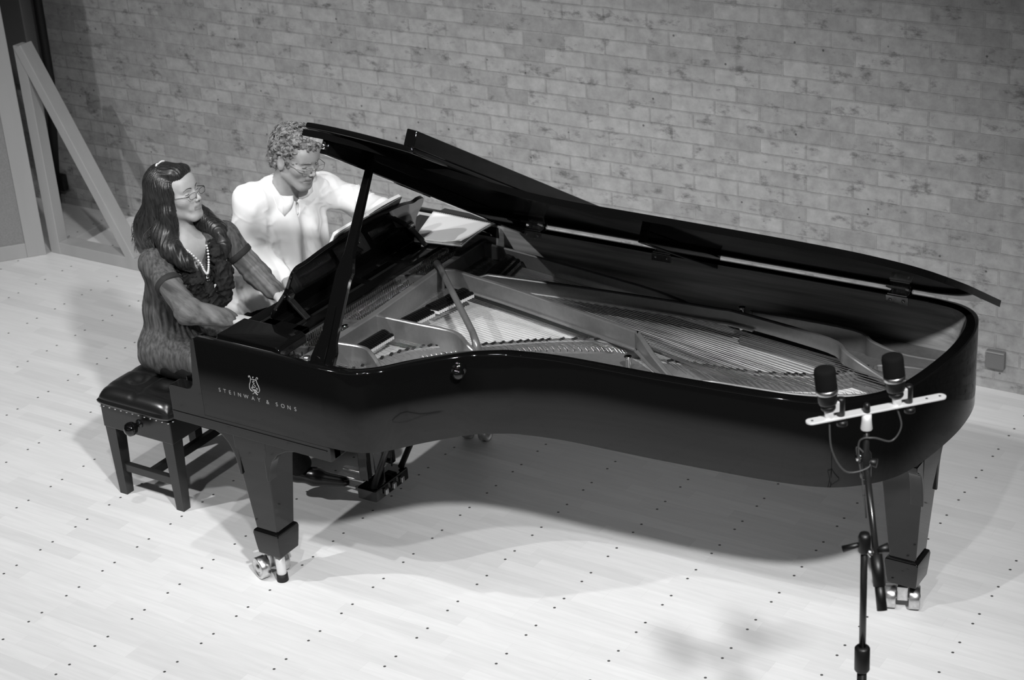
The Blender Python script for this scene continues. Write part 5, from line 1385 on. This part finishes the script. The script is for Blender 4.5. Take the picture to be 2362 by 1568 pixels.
collar(1); collar(-1)
mb = MB()
for (x, y, z) in ((-1.588, -1.618, 1.035), (-1.590, -1.618, .95)): mb.lathe([(.001, 0), (.005, .0005), (.005, .002), (.001, .0025)], (x, y, z), 'x', 12)
childof(mb.build('buttons', PAPER), ma)
q = MB().lathe([(.001, -.001), (.0045, 0), (.001, .001)], n=16); q.v = [tuple(HM.w((.0885+v[2], v[0]*3.0, -.0638+v[1]*.9))) for v in q.v]; childof(q.build('mouth_opening', DARK), ma)
tm = Vol().u(chain([(-1.90, -1.68, .575), MKR, MAR], [.095, .075, .062]), .02).u(chain([(-1.90, -1.50, .575), MKL, MAL], [.095, .075, .062]), .02)
tm.disp = lambda P: .004*wn(P, 14, 80)
volobj('trousers', tm, (-2.05, -1.84, .07), (-1.35, -1.32, .72), .006, TROU, ma, None, None, 1)
shoe((-1.57, -1.70, .008), (-1.33, -1.72, .008), ma); shoe((-1.47, -1.44, .008), (-1.23, -1.43, .008), ma)
hq = Vol(); hq.u(ell((-.024, 0, .042), (.103, .086, .092))).u(ell((.035, 0, .095), (.062, .066, .040)), .03)
hq.u(cap((-.085, -.03, -.035), (-.085, .03, -.035), .035), .03)
for y in (-1, 1): hq.u(cap((.018, y*.070, .045), (-.030, y*.074, -.015), .018, .018), .02)
hq.sub(ell((.092, 0, -.028), (.066, .080, .086)), .012)
for y in (-1, 1): hq.sub(ell((.004, y*.092, -.010), (.040, .036, .056)), .004)
gm = Vol(); gm.u(lambda P: hq(HM.loc(P))*HM.s); gm.disp = lambda P: -.011*np.sin(wn(P, 26, 91)*4.2)-.003*wn(P, 80, 92)
volobj('hair', gm, (-1.74, -1.78, 1.14), (-1.40, -1.46, 1.47), .003, HAIR_M, ma)
mb = MB(); r_ = random.Random(9); cnt = 0
while cnt < 420:
    a = r_.uniform(-math.pi, math.pi); el_ = r_.uniform(-.25, 1.5); dloc = V(math.cos(a)*math.cos(el_), math.sin(a)*math.cos(el_), math.sin(el_))
    dw = HM.R@dloc; o_ = HM.w((-.018, 0, .040)); p = onvol(gm, o_, dw); pl_ = HM.loc(p)
    if np.linalg.norm(p-o_) < .06 or (pl_[2] < .07 and pl_[0] > .055): continue
    if pl_[2] < .050 and -.045 < pl_[0] < .06 and abs(pl_[1]) > .04: continue
    cnt += 1; t1 = V(*[r_.gauss(0, 1) for _ in range(3)]); t1 -= dw*(t1@dw); t1 /= np.linalg.norm(t1); t2 = np.cross(dw, t1); R_c = r_.uniform(.007, .013); ph = r_.uniform(-.6, .6)
    pts = [p+t1*R_c*math.sin(ph+k_*.42-1.2)+dw*(R_c*.45*math.cos(ph+k_*.42-1.2)-.001)+t2*(.0016*k_) for k_ in range(8)]
    for q_ in (-.0022, 0, .0022):
        mb.tube([x+t2*q_ for x in pts], [.0006]+[.0015]*5+[.0010, .0003], 4)
childof(mb.build('curls', HAIR_M), ma)
